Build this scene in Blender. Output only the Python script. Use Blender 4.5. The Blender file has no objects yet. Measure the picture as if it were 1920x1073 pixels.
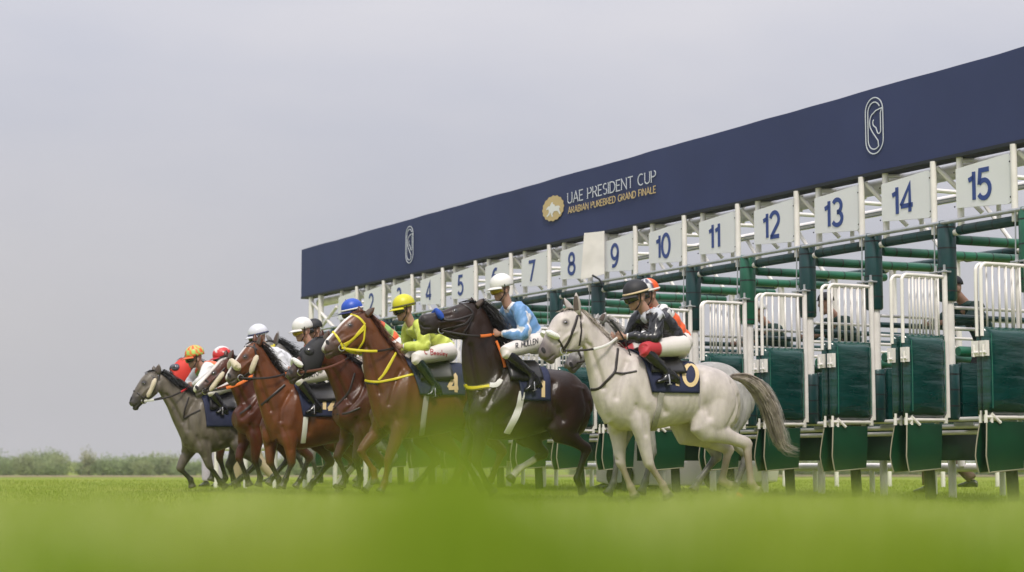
import bpy, bmesh, math, random
import numpy as np
from mathutils import Vector, Matrix
from mathutils.bvhtree import BVHTree
from bpy_extras.object_utils import world_to_camera_view

random.seed(7); rng = np.random.default_rng(7)
sc = bpy.context.scene
COL = sc.collection
R = math.radians

# ------------------------------------------------------------------ camera
F_PX, CX, CY, HORIZON, CAM_H = 3400.0, 960.0, 536.5, 867.0, 0.40
PITCH = math.atan((HORIZON - CY) / F_PX)
cam_d = bpy.data.cameras.new('camera'); cam = bpy.data.objects.new('camera', cam_d); COL.objects.link(cam)
cam.location = (0, 0, CAM_H); cam.rotation_euler = (math.pi/2 + PITCH, 0, 0)
cam_d.sensor_width = 36.0; cam_d.lens = F_PX / 1920 * 36
cam_d.clip_start = 0.05; cam_d.clip_end = 6000
cam_d.dof.use_dof = True; cam_d.dof.focus_distance = 19.6; cam_d.dof.aperture_fstop = 2.0
sc.camera = cam

# ------------------------------------------------------------------ world, sun, exposure
SUN_AZ, SUN_EL = R(172), R(54)            # compass bearing clockwise from +Y, elevation
SKY_LOW = .90
wd = bpy.data.worlds.new('World'); sc.world = wd; wd.use_nodes = True
nt = wd.node_tree; nt.nodes.clear()
N = nt.nodes.new; L = nt.links.new
out = N('ShaderNodeOutputWorld')
sky = N('ShaderNodeTexSky'); sky.sky_type = 'NISHITA'; sky.sun_disc = False
sky.sun_elevation = SUN_EL; sky.sun_rotation = SUN_AZ; sky.dust_density = 6.0; sky.air_density = 1.2
bg1 = N('ShaderNodeBackground'); bg1.inputs['Strength'].default_value = 0.10; L(sky.outputs[0], bg1.inputs[0])
tc = N('ShaderNodeTexCoord')
mp = N('ShaderNodeMapping'); mp.inputs['Scale'].default_value = (1.6, 1.6, 4.2); L(tc.outputs['Generated'], mp.inputs[0])
nz = N('ShaderNodeTexNoise'); nz.inputs['Scale'].default_value = 1.6; nz.inputs['Detail'].default_value = 5; nz.inputs['Roughness'].default_value = .5
L(mp.outputs[0], nz.inputs['Vector'])
cr = N('ShaderNodeValToRGB'); cr.color_ramp.elements[0].position = .30; cr.color_ramp.elements[1].position = .72
cr.color_ramp.elements[0].color = (.428, .444, .520, 1); cr.color_ramp.elements[1].color = (.565, .552, .582, 1)
L(nz.outputs['Fac'], cr.inputs[0])
bg2 = N('ShaderNodeBackground')
sx = N('ShaderNodeSeparateXYZ'); L(tc.outputs['Generated'], sx.inputs[0])     # overcast: brighter towards the zenith
zr = N('ShaderNodeMapRange'); zr.interpolation_type = 'SMOOTHSTEP'; zr.inputs['From Min'].default_value = .05; zr.inputs['From Max'].default_value = .95
zr.inputs['To Min'].default_value = SKY_LOW; zr.inputs['To Max'].default_value = SKY_LOW*2.6; L(sx.outputs['Z'], zr.inputs[0]); L(zr.outputs[0], bg2.inputs['Strength'])
hzr = N('ShaderNodeMapRange'); hzr.interpolation_type = 'SMOOTHSTEP'; hzr.inputs['From Min'].default_value = .0; hzr.inputs['From Max'].default_value = .22
hzr.inputs['To Min'].default_value = .75; hzr.inputs['To Max'].default_value = 0; L(sx.outputs['Z'], hzr.inputs[0])        # dusty warm haze low down
hmx = N('ShaderNodeMix'); hmx.data_type = 'RGBA'; hmx.inputs[7].default_value = (.505, .495, .500, 1); L(hzr.outputs[0], hmx.inputs[0]); L(cr.outputs[0], hmx.inputs[6]); L(hmx.outputs[2], bg2.inputs[0])
mx = N('ShaderNodeMixShader'); mx.inputs[0].default_value = 0.93      # overcast layer over the clear sky
L(bg1.outputs[0], mx.inputs[1]); L(bg2.outputs[0], mx.inputs[2]); L(mx.outputs[0], out.inputs[0])

sd = bpy.data.lights.new('sun', 'SUN'); so = bpy.data.objects.new('sun', sd); COL.objects.link(so)
sd.energy = 2.1; sd.angle = R(10); sd.color = (1.0, .93, .84)
sdir = Vector((math.sin(SUN_AZ)*math.cos(SUN_EL), math.cos(SUN_AZ)*math.cos(SUN_EL), math.sin(SUN_EL)))
so.rotation_euler = (-sdir).to_track_quat('-Z', 'Y').to_euler()
so.location = sdir * 60
vs = sc.view_settings; vs.view_transform = 'Standard'; vs.look = 'None'; vs.gamma = 1; vs.use_curve_mapping = False; vs.exposure = 0.34
sc.render.engine = 'CYCLES'
sc.cycles.use_denoising = True
sc.cycles.max_bounces = 6; sc.cycles.diffuse_bounces = 3; sc.cycles.glossy_bounces = 3; sc.cycles.transmission_bounces = 3; sc.cycles.transparent_max_bounces = 6

# ------------------------------------------------------------------ measuring frame of the starting gate
def ray(x, y):
    a = (x - CX)/F_PX; b = (CY - y)/F_PX
    return np.array([a, math.cos(PITCH) - b*math.sin(PITCH), math.sin(PITCH) + b*math.cos(PITCH)])
CAM = np.array([0, 0, CAM_H])
TH = math.atan(1810*math.cos(PITCH)/F_PX)
AX = np.array([-math.sin(TH), math.cos(TH), 0])        # along the gate, away from the camera
FW = np.array([-math.cos(TH), -math.sin(TH), 0])       # the way the horses run
_r = ray(1920, HORIZON); GO = _r/_r[1]*18.0; GO[2] = 0
ZUP = np.array([0, 0, 1.0])
YAW = math.atan2(FW[1], FW[0])
def G(l, w, z): return GO + AX*l + FW*w + ZUP*z        # gate frame -> world
def stall_l(n): return .48 + (15 - n)*1.2
def plane_l(px, py, l):                                # point of the upright plane l = const seen at a pixel -> (w, z)
    d = ray(px, py); t = ((GO + AX*l - CAM) @ AX)/(d @ AX); p = CAM + t*d
    return float((p - GO) @ FW), float(p[2])
def plane_w(px, py, w):
    d = ray(px, py); t = ((GO + FW*w - CAM) @ FW)/(d @ FW); p = CAM + t*d
    return float((p - GO) @ AX), float(p[2])
def depth_pt(px, py, Y):
    d = ray(px, py); return CAM + d*(Y/d[1])

# ------------------------------------------------------------------ materials
MATS = {}
def mat(name, col, rough=.5, metal=0., noise=0.0, nscale=8., bump=0., bscale=60., spec=.5, coat=0., sheen=0., col2=None, transl=0., attr=False, stretch=(1,1,1), clear_rough=.2, bdist=.01, ncon=.2):
    if name in MATS: return MATS[name]
    m = bpy.data.materials.new(name); m.use_nodes = True; t = m.node_tree; t.nodes.clear()
    n = t.nodes.new; l = t.links.new
    o = n('ShaderNodeOutputMaterial'); b = n('ShaderNodeBsdfPrincipled'); l(b.outputs[0], o.inputs[0])
    b.inputs['Roughness'].default_value = rough; b.inputs['Metallic'].default_value = metal
    b.inputs['Specular IOR Level'].default_value = spec
    b.inputs['Coat Weight'].default_value = coat; b.inputs['Coat Roughness'].default_value = clear_rough
    b.inputs['Sheen Weight'].default_value = sheen
    c = (*col, 1)
    tcn = n('ShaderNodeTexCoord'); mpn = n('ShaderNodeMapping'); mpn.inputs['Scale'].default_value = stretch
    l(tcn.outputs['Object'], mpn.inputs[0])
    if attr:
        at = n('ShaderNodeAttribute'); at.attribute_name = 'Col'; src = at.outputs['Color']
    else: src = None
    if noise > 0 or col2:
        nzn = n('ShaderNodeTexNoise'); nzn.inputs['Scale'].default_value = nscale; nzn.inputs['Detail'].default_value = 4
        l(mpn.outputs[0], nzn.inputs['Vector'])
        mr = n('ShaderNodeMapRange'); mr.inputs['From Min'].default_value = .5 - ncon; mr.inputs['From Max'].default_value = .5 + ncon
        mr.inputs['To Min'].default_value = 0; mr.inputs['To Max'].default_value = 1; l(nzn.outputs['Fac'], mr.inputs[0])
        mi = n('ShaderNodeMix'); mi.data_type = 'RGBA'; l(mr.outputs[0], mi.inputs[0])
        if attr:
            hs1 = n('ShaderNodeHueSaturation'); hs1.inputs['Value'].default_value = 1 - noise; l(src, hs1.inputs['Color'])
            hs2 = n('ShaderNodeHueSaturation'); hs2.inputs['Value'].default_value = 1 + noise; l(src, hs2.inputs['Color'])
            l(hs1.outputs[0], mi.inputs[6]); l(hs2.outputs[0], mi.inputs[7])
        else:
            if col2: mi.inputs[6].default_value = c; mi.inputs[7].default_value = (*col2, 1)
            else:
                mi.inputs[6].default_value = (*[x*(1-noise) for x in col], 1); mi.inputs[7].default_value = (*[min(1, x*(1+noise)) for x in col], 1)
        l(mi.outputs[2], b.inputs['Base Color'])
    elif attr: l(src, b.inputs['Base Color'])
    else: b.inputs['Base Color'].default_value = c
    if bump > 0:
        bn = n('ShaderNodeTexNoise'); bn.inputs['Scale'].default_value = bscale; bn.inputs['Detail'].default_value = 3; l(mpn.outputs[0], bn.inputs['Vector'])
        bp = n('ShaderNodeBump'); bp.inputs['Strength'].default_value = bump; bp.inputs['Distance'].default_value = bdist
        l(bn.outputs['Fac'], bp.inputs['Height']); l(bp.outputs[0], b.inputs['Normal'])
    if transl > 0:
        tr = n('ShaderNodeBsdfTranslucent'); ms = n('ShaderNodeMixShader'); ms.inputs[0].default_value = transl
        if b.inputs['Base Color'].is_linked: l(b.inputs['Base Color'].links[0].from_socket, tr.inputs[0])
        else: tr.inputs[0].default_value = c
        l(b.outputs[0], ms.inputs[1]); l(tr.outputs[0], ms.inputs[2]); l(ms.outputs[0], o.inputs[0])
    MATS[name] = m
    return m

WHITE = mat('white_paint', (.78, .745, .71), .36, noise=.10, nscale=4, bump=.05)
BOARD = mat('board_white', (.72, .725, .735), .45, noise=.03, nscale=2)
NAVYB = mat('banner_navy', (.042, .054, .130), .72, spec=.2, noise=.07, nscale=1.0, bump=.25, bscale=1.6, bdist=.02)
NUMB = mat('number_blue', (.022, .055, .23), .5)
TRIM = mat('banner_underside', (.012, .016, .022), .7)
PADG = mat('pad_green', (.002, .040, .034), .20, noise=.35, nscale=1.6, bump=.55, bscale=4.0, stretch=(.8, .8, 3.2), coat=.35, bdist=.03)
TUBEG = mat('tube_green', (.008, .105, .055), .33, noise=.3, nscale=2.5, bump=.15, bscale=16)
TUBED = mat('tube_dark_green', (.004, .040, .040), .35, noise=.25, nscale=3, bump=.15, bscale=16)
FLAPG = mat('flap_green', (.004, .046, .018), .36, noise=.3, nscale=2, bump=.2, bscale=5)
PIPING = mat('piping_tan', (.30, .28, .20), .6)
STRAPK = mat('strap_black', (.008, .009, .010), .5)
GALV = mat('galvanised', (.42, .44, .45), .35, metal=.6, noise=.1, nscale=12)
STEEL = mat('bright_steel', (.62, .61, .58), .25, metal=1.0)
GOLD = mat('gold_print', (.56, .42, .20), .5)
PALE = mat('pale_print', (.62, .65, .72), .5)

# ------------------------------------------------------------------ mesh helpers
class MB:
    def __init__(s): s.v = []; s.f = []
    def add(s, v, f):
        o = len(s.v); s.v.extend([tuple(map(float, p)) for p in v]); s.f.extend([tuple(i + o for i in q) for q in f])
    def box(s, c, half, ex=(1,0,0), ey=(0,1,0), ez=(0,0,1)):
        c = np.array(c, float); ex, ey, ez = (np.array(e, float)*h for e, h in zip((ex, ey, ez), half))
        v = [c + a*ex + b*ey + d*ez for a in (-1,1) for b in (-1,1) for d in (-1,1)]
        s.add(v, [(0,1,3,2),(4,6,7,5),(0,4,5,1),(2,3,7,6),(0,2,6,4),(1,5,7,3)])
    def tube(s, pts, rad, seg=10, cap=True, flat=1.0, up=None):
        pts = [np.array(p, float) for p in pts]; n = len(pts)
        rad = [rad]*n if np.isscalar(rad) else list(rad)
        prev = None; V = []
        for i in range(n):
            t = pts[min(i+1, n-1)] - pts[max(i-1, 0)]; t = t/(np.linalg.norm(t) + 1e-9)
            if prev is None:
                a = np.array(up if up is not None else ((0,0,1) if abs(t[2]) < .9 else (1,0,0)), float)
            else: a = prev
            a = a - t*(a @ t); a /= np.linalg.norm(a) + 1e-9; prev = a; b = np.cross(t, a)
            for k in range(seg):
                an = 2*math.pi*k/seg
                V.append(pts[i] + (a*math.cos(an) + b*math.sin(an)*flat)*rad[i])
        Fc = [(i*seg + k, i*seg + (k+1) % seg, (i+1)*seg + (k+1) % seg, (i+1)*seg + k) for i in range(n-1) for k in range(seg)]
        if cap:
            Fc.append(tuple(range(seg-1, -1, -1))); Fc.append(tuple((n-1)*seg + k for k in range(seg)))
        s.add(V, Fc)
    def loft(s, rings, seg=18, expo=2.0):      # rings: (centre, half vector u, half vector v)
        V = []
        for c, u, v in rings:
            c, u, v = np.array(c, float), np.array(u, float), np.array(v, float)
            for k in range(seg):
                a = 2*math.pi*k/seg; ca, sa = math.cos(a), math.sin(a)
                ca = math.copysign(abs(ca)**(2/expo), ca); sa = math.copysign(abs(sa)**(2/expo), sa)
                V.append(c + u*ca + v*sa)
        n = len(rings)
        Fc = [(i*seg + k, i*seg + (k+1) % seg, (i+1)*seg + (k+1) % seg, (i+1)*seg + k) for i in range(n-1) for k in range(seg)]
        Fc.append(tuple(range(seg-1, -1, -1))); Fc.append(tuple((n-1)*seg + k for k in range(seg)))
        s.add(V, Fc)
    def ball(s, c, r, axes=None, nu=14, nv=9):
        c = np.array(c, float); r = (r, r, r) if np.isscalar(r) else r
        ax = [np.array(a, float) for a in (axes or ((1,0,0),(0,1,0),(0,0,1)))]
        V = [c + ax[2]*r[2]]; 
        for i in range(1, nv):
            p = math.pi*i/nv
            for k in range(nu):
                a = 2*math.pi*k/nu
                V.append(c + ax[0]*r[0]*math.sin(p)*math.cos(a) + ax[1]*r[1]*math.sin(p)*math.sin(a) + ax[2]*r[2]*math.cos(p))
        V.append(c - ax[2]*r[2]); Fc = [(0, 1 + k, 1 + (k+1) % nu) for k in range(nu)]
        for i in range(nv-2):
            for k in range(nu):
                a = 1 + i*nu; Fc.append((a + k, a + nu + k, a + nu + (k+1) % nu, a + (k+1) % nu))
        a = 1 + (nv-2)*nu; Fc += [(a + k, len(V)-1, a + (k+1) % nu) for k in range(nu)]
        s.add(V, Fc)
    def grid(s, P, thick=None):                  # P[i][j] points; thick: offset vector or None
        P = np.array(P, float); a, b, _ = P.shape
        V = P.reshape(-1, 3); Fc = [(i*b+j, (i+1)*b+j, (i+1)*b+j+1, i*b+j+1) for i in range(a-1) for j in range(b-1)]
        s.add(V, Fc)
    def mesh(s, name, smooth=True):
        me = bpy.data.meshes.new(name); me.from_pydata(s.v, [], s.f); me.update()
        if smooth: me.polygons.foreach_set('use_smooth', [True]*len(me.polygons))
        return me
    def build(s, name, m, parent=None, smooth=True, bevel=0, autosmooth=True):
        me = s.mesh(name, smooth); me.materials.append(m)
        bm = bmesh.new(); bm.from_mesh(me); bmesh.ops.recalc_face_normals(bm, faces=bm.faces)
        if bevel: bmesh.ops.bevel(bm, geom=list(bm.edges), offset=bevel, segments=2, profile=.6, affect='EDGES')
        bm.to_mesh(me); bm.free()
        if smooth and autosmooth: me.set_sharp_from_angle(angle=R(40))
        return link(name, me, parent)
def link(name, me, parent=None):
    o = bpy.data.objects.new(name, me); COL.objects.link(o)
    if parent: o.parent = parent
    return o
def empty(name, loc=(0,0,0), rz=0, parent=None):
    o = bpy.data.objects.new(name, None); COL.objects.link(o); o.location = loc; o.rotation_euler = (0, 0, rz); o.empty_display_size = .2
    if parent: o.parent = parent
    return o
def tag(o, label=None, cat=None, group=None, kind=None):
    if label: o['label'] = label
    if cat: o['category'] = cat
    if group: o['group'] = group
    if kind: o['kind'] = kind
    return o
def copy_tree(o, parent=None):
    c = o.copy(); COL.objects.link(c); c.parent = parent
    for ch in list(o.children): copy_tree(ch, c)
    return c
def catmull(P, k=4):
    P = [np.array(p, float) for p in P]; outp = []
    for i in range(len(P)-1):
        p0, p1, p2, p3 = P[max(i-1,0)], P[i], P[i+1], P[min(i+2, len(P)-1)]
        for j in range(k):
            t = j/k
            outp.append(.5*((2*p1) + (p2-p0)*t + (2*p0-5*p1+4*p2-p3)*t*t + (3*p1-p0-3*p2+p3)*t**3))
    outp.append(P[-1]); return outp
def organic(mb, voxel, smooth=5, name='body'):    # one continuous skin over overlapping closed shapes
    me = bpy.data.meshes.new(name); me.from_pydata(mb.v, [], mb.f)
    bm = bmesh.new(); bm.from_mesh(me); bmesh.ops.recalc_face_normals(bm, faces=bm.faces); bm.to_mesh(me); bm.free()
    o = bpy.data.objects.new('tmp', me); COL.objects.link(o)
    r = o.modifiers.new('r', 'REMESH'); r.mode = 'VOXEL'; r.voxel_size = voxel; r.use_smooth_shade = True
    if smooth:
        s = o.modifiers.new('s', 'SMOOTH'); s.factor = .5; s.iterations = smooth
    dg = bpy.context.evaluated_depsgraph_get(); dg.update()
    res = bpy.data.meshes.new_from_object(o.evaluated_get(dg)); res.name = name
    bpy.data.objects.remove(o); bpy.data.meshes.remove(me)
    res.polygons.foreach_set('use_smooth', [True]*len(res.polygons))
    return res
def verts(me):
    a = np.empty(len(me.vertices)*3, np.float32); me.vertices.foreach_get('co', a); return a.reshape(-1, 3).astype(float)
def set_col(me, c):
    at = me.color_attributes.new('Col', 'FLOAT_COLOR', 'POINT')
    d = np.ones((len(c), 4), np.float32); d[:, :3] = c; at.data.foreach_set('color', d.ravel())
def bvh(me): return BVHTree.FromPolygons([v.co for v in me.vertices], [tuple(p.vertices) for p in me.polygons])

# ------------------------------------------------------------------ stroke lettering
def arc(cx, cy, rx, ry, a0, a1, n=12):
    return [(cx + rx*math.cos(R(a0 + (a1-a0)*i/n)), cy + ry*math.sin(R(a0 + (a1-a0)*i/n))) for i in range(n+1)]
GL = {
 'A': (.72, [[(0,0),(.36,1),(.72,0)], [(.13,.33),(.59,.33)]]), 'B': (.6, [[(0,0),(0,1),(.3,1)] + arc(.32,.76,.22,.24,90,-90)+[(0,.52)], [(.3,.52)]+arc(.32,.26,.27,.26,90,-90)+[(0,0)]]),
 'C': (.7, [arc(.4,.5,.4,.5,55,305,18)]), 'D': (.7, [[(0,0),(0,1),(.25,1)]+arc(.28,.5,.42,.5,90,-90,14)+[(0,0)]]),
 'E': (.5, [[(.5,1),(0,1),(0,0),(.5,0)], [(0,.52),(.42,.52)]]), 'F': (.5, [[(.5,1),(0,1),(0,0)], [(0,.52),(.42,.52)]]),
 'G': (.74, [arc(.4,.5,.4,.5,55,350,18)+[(.78,.45),(.5,.45)]]), 'H': (.66, [[(0,0),(0,1)],[(.66,0),(.66,1)],[(0,.5),(.66,.5)]]), 'I': (.06, [[(.03,0),(.03,1)]]),
 'L': (.48, [[(0,1),(0,0),(.48,0)]]), 'M': (.8, [[(0,0),(.04,1),(.4,.2),(.76,1),(.8,0)]]), 'N': (.68, [[(0,0),(0,1),(.68,0),(.68,1)]]),
 'P': (.56, [[(0,0),(0,1),(.3,1)]+arc(.3,.74,.26,.26,90,-90)+[(0,.48)]]), 'R': (.6, [[(0,0),(0,1),(.3,1)]+arc(.3,.75,.26,.25,90,-90)+[(0,.5)], [(.26,.5),(.6,0)]]),
 'S': (.5, [arc(.26,.75,.23,.25,40,270,12)+arc(.26,.25,.25,.25,90,-140,12)]), 'T': (.66, [[(0,1),(.66,1)],[(.33,1),(.33,0)]]), 'U': (.66, [[(0,1),(0,.33)]+arc(.33,.33,.33,.33,180,360)+[(.66,1)]]),
 'a': (.42, [arc(.2,.22,.2,.22,0,360,12), [(.4,.44),(.4,0)]]), 'e': (.42, [[(.02,.24),(.4,.24)]+arc(.21,.23,.2,.23,0,310,12)]), 's': (.34, [arc(.17,.34,.14,.12,40,270,8)+arc(.17,.11,.15,.11,90,-140,8)]), 'l': (.04, [[(.02,0),(.02,1)]]), 'y': (.4, [[(0,.46),(.2,0)],[(.4,.46),(.1,-.3)]]),
 '.': (.06, [[(.03,0),(.03,.09)]]), ' ': (.3, []),
 '0': (.62, [arc(.31,.5,.31,.5,90,450,24)]), '1': (.34, [[(.27,0),(.27,1)], [(.27,.80),(.0,.72)]]),
 '2': (.6, [arc(.3,.70,.29,.30,165,-35,12)+[(.05,.0)], [(.0,.0),(.6,.0)]]),
 '3': (.6, [arc(.29,.745,.26,.255,150,-90,12), arc(.29,.26,.30,.26,90,-155,12)]),
 '4': (.66, [[(.5,0),(.5,1),(.0,.27)], [(.0,.25),(.66,.25)]]),
 '5': (.6, [[(.56,1),(.12,1),(.06,.50)], arc(.29,.32,.30,.32,140,-150,14)]),
 '6': (.6, [arc(.31,.33,.29,.33,0,360,20), arc(.42,.42,.40,.58,72,182,10)]),
 '7': (.6, [[(0,1),(.6,1),(.2,0)]]), '8': (.6, [arc(.3,.745,.25,.255,0,360,18), arc(.3,.26,.30,.26,0,360,18)]),
 '9': (.6, [arc(.29,.67,.29,.33,0,360,20), arc(.18,.58,.40,.58,-108,2,10)]),
}
SERIF = {'A': [(0,0),(.72,0)], 'E': [(.0,0),(0,1)], 'P': [(0,0),(0,1)], 'R': [(0,0),(0,1),(.6,0)], 'I': [(.03,0),(.03,1)], 'D': [(0,0),(0,1)], 'N': [(0,0),(.68,1),(0,1)], 'T': [(.33,0)], 'U': [(0,1),(.66,1)]}
def lay_text(txt, gap=.22):
    x = 0; outp = []
    for ch in txt:
        w, pl = GL[ch]
        outp += [(ch, [[(px + x, py) for px, py in p] for p in pl], x)]; x += w + gap
    return outp, x - gap
def ribbon2(pl, w):                               # flat ribbon outline of a 2-d polyline -> quads
    p = [np.array(q, float) for q in pl]
    if len(p) > 2 and np.linalg.norm(p[0]-p[-1]) < 1e-6: closed = True; p = p[:-1]
    else: closed = False
    n = len(p); Lf, Rt = [], []
    for i in range(n):
        a = p[i-1] if (i > 0 or closed) else None; b = p[(i+1) % n] if (i < n-1 or closed) else None
        d1 = (p[i]-a)/np.linalg.norm(p[i]-a) if a is not None else None
        d2 = (b-p[i])/np.linalg.norm(b-p[i]) if b is not None else None
        if d1 is None: d1 = d2
        if d2 is None: d2 = d1
        n1 = np.array([-d1[1], d1[0]]); n2 = np.array([-d2[1], d2[0]]); m = n1 + n2; lm = np.linalg.norm(m)
        m = n1 if lm < .3 else m/lm
        k = 1/max(.5, m @ n1)
        Lf.append(p[i] + m*w/2*k); Rt.append(p[i] - m*w/2*k)
    q = [(i, i+1) for i in range(n-1)] + ([(n-1, 0)] if closed else [])
    return [(Lf[a], Lf[b], Rt[b], Rt[a]) for a, b in q]
def letters(mb, txt, to3, size, bold, gap=.22, thick=None, serif=False, xs=1.0):
    lay, W = lay_text(txt, gap)
    for ch, pls, x0 in lay:
        for pl in pls:
            for q in ribbon2([(a*size*xs, b*size) for a, b in pl], bold*size):
                v = [to3(a, b, 0) for a, b in q]
                if thick:
                    v2 = [to3(a, b, thick) for a, b in q]
                    mb.add(v + v2, [(4,5,6,7), (0,1,5,4), (1,2,6,5), (2,3,7,6), (3,0,4,7)])
                else: mb.add(v, [(0,1,2,3)])
        if serif:
            for sx, sy in SERIF.get(ch, []):
                cxs = (sx + x0)*size*xs; cys = sy*size
                v = [to3(cxs + a*size*.13, cys + b*size*.022, thick*1.15) for a, b in ((-1,-1),(1,-1),(1,1),(-1,1))]
                mb.add(v, [(0,1,2,3)])
    return W*size*xs
# ================================================================== ground, far land
def ground_z(x, y):
    z = 0.0
    z += .30*(1 - min(1, max(0, (y - 1.6)/5.0))**.8) if y < 6.6 else 0
    if y > 42: z -= 1.13*min(1, ((y - 42)/150))**.9
    return z
TURF = mat('turf', (.15, .22, .020), .9, noise=.25, nscale=.7, col2=(.26, .28, .05), bump=.6, bscale=30, stretch=(.35, 1.0, 1), spec=.1)
ys = list(np.concatenate([np.linspace(-6, 8, 57), np.linspace(8.5, 60, 70), np.linspace(64, 220, 40), np.geomspace(240, 5000, 20)]))
xs = list(np.concatenate([-np.geomspace(14, 2500, 22)[::-1], np.linspace(-13, 13, 53), np.geomspace(14, 2500, 22)]))
mb = MB(); mb.grid([[(x, y, ground_z(x, y) + (.006*math.sin(x*1.7 + y*.9) + .004*math.sin(x*4.1 - y*2.3) if y < 120 else 0)) for x in xs] for y in ys])
ground = mb.build('ground', TURF); tag(ground, kind='structure')
DIRT = mat('dirt', (.26, .19, .11), .95, noise=.2, nscale=.6, bump=.3, bscale=10)
mb = MB(); 
xs2 = np.linspace(-160, 160, 81)
mb.grid([[(x, yy + 3*math.sin(x*.05), ground_z(x, yy) + .10 + zz) for x in xs2] for yy, zz in ((150, -.04), (152, .02), (172, .05), (175, -.04))])
tag(mb.build('dirt_track', DIRT), kind='structure')

# ------------------------------------------------------------------ bushes on the far edge
LEAF = [mat('leaf_pale', (.30, .34, .15), .7, transl=.35, noise=.3, nscale=.8), mat('leaf_mid', (.25, .31, .13), .7, transl=.35, noise=.3, nscale=.8), mat('leaf_olive', (.33, .33, .17), .7, transl=.35, noise=.3, nscale=.8)]  # leaf colours lightened to carry part of the distance haze
BARK = mat('bark', (.10, .08, .055), .9, noise=.3, nscale=10)
def bush_proto(k, h, wid, sparse):
    root = empty('bush')
    tr = MB(); lf = MB()
    tips = []
    for b in range(7):
        a = rng.uniform(0, 6.28); sp = rng.uniform(.1, .5)*wid
        top = np.array([math.cos(a)*sp, math.sin(a)*sp, h*rng.uniform(.55, .95)])
        mid = top*.5 + np.array([rng.uniform(-.15, .15), rng.uniform(-.15, .15), .1])
        tr.tube(catmull([(0, 0, -.1), mid, top], 3), [.06, .055, .05, .04, .032, .024, .015], 6)
        tips.append(top)
    nl = 2200 if not sparse else 900
    for i in range(nl):
        c = tips[rng.integers(len(tips))]*rng.uniform(.25, 1.08) + rng.normal(0, 1, 3)*np.array([.22*wid, .22*wid, .14*h])
        c[2] = abs(c[2]) + .03; sz = rng.uniform(.08, .2)
        d = rng.normal(0, 1, 3); d /= np.linalg.norm(d); e = np.cross(d, rng.normal(0, 1, 3)); e /= np.linalg.norm(e)
        lf.add([c - d*sz, c + e*sz*.45, c + d*sz, c - e*sz*.45], [(0, 1, 2, 3)])
    lf.build('crown', LEAF[k % 3], root, smooth=False); tr.build('trunk', BARK, root)
    return root
protos = [bush_proto(0, 2.3, 3.0, False), bush_proto(1, 2.0, 3.2, False), bush_proto(2, 3.2, 1.8, True), bush_proto(1, 2.4, 2.6, False)]
used = [False]*4
i = 0
for X in np.concatenate([np.arange(-76, 76, 1.3), np.arange(-75.5, 76, 1.6)]):
    px = CX + F_PX*X/195
    if px < -140 or (330 < px < 640 and rng.random() < .35): continue
    if 640 < px < 1080: continue
    if px > 2050: continue
    k = int(rng.choice([0, 1, 3, 0, 1, 3, 2])); Y = 195 + rng.uniform(-5, 8)
    o = protos[k] if not used[k] else copy_tree(protos[k]); used[k] = True
    o.location = (X + rng.uniform(-.6, .6), Y, ground_z(X, Y) - .02); o.rotation_euler = (0, 0, rng.uniform(0, 6.28))
    s = rng.uniform(.62, .95); o.scale = (s, s, s*(1.25 if px < 90 else 1.0))
    where = 'left of the horses' if px < 640 else 'seen low behind the starting gate'
    tag(o, ('dense rounded pale', 'dense rounded mid', 'tall sparse', 'low bushy pale')[k] + ' green bush in the blurred far hedge ' + where, 'bush', 'bushes along the far edge of the turf'); i += 1

# ------------------------------------------------------------------ grass
def blade_mesh(name, pts, m, segs=3, width=.0035, lean=.35):
    V = []; Fc = []
    for (x, y, z, h) in pts:
        a = rng.uniform(0, 6.28); ln = rng.normal(0, lean)*h; b = rng.uniform(0, 6.28)
        dx, dy = math.cos(a)*width*rng.uniform(.7, 1.3), math.sin(a)*width
        lx, ly = math.cos(b)*ln, math.sin(b)*ln; o = len(V)
        for i in range(segs):
            t = i/segs; k = 1 - .75*t*t
            V.append((x + lx*t*t - dx*k, y + ly*t*t - dy*k, z + h*t)); V.append((x + lx*t*t + dx*k, y + ly*t*t + dy*k, z + h*t))
        V.append((x + lx, y + ly, z + h))
        for i in range(segs-1): Fc.append((o+2*i, o+2*i+1, o+2*i+3, o+2*i+2))
        Fc.append((o+2*segs-2, o+2*segs-1, o+2*segs))
    me = bpy.data.meshes.new(name); me.from_pydata(V, [], Fc); me.update(); me.materials.append(m)
    return link(name, me)
GRASS = mat('grass_blade', (.25, .35, .004), .55, noise=.0, nscale=11, ncon=.09, col2=(.62, .66, .26), transl=.45, spec=.25)
GRASSF = mat('grass_blade_far', (.19, .28, .022), .7, nscale=1.2, col2=(.32, .36, .08), transl=.35, spec=.15)
pts = []
def near_h(px, Y):       # height of the sward in front of the lens: long in one tuft, ragged elsewhere
    t = 921 + 9*math.sin(px/130.) + 6*math.sin(px/47. + 1)
    return t
for i in range(32000):
    Y = .75 + 3.0*rng.random()**1.3; X = rng.uniform(-1, 1)*(.45*Y + .35)
    px = CX + F_PX*X/Y; top = CAM_H + (HORIZON - near_h(px, Y))*Y/F_PX
    zb = ground_z(X, Y); h = (top - zb)*(rng.uniform(.80, 1.06) + .10*math.sin(X*31 + 3*math.sin(Y*9))*math.sin(Y*17 + X*5)) + rng.normal(0, .003)
    pts.append((X, Y, zb - .005, max(.02, h)))
tuft = []
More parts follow.
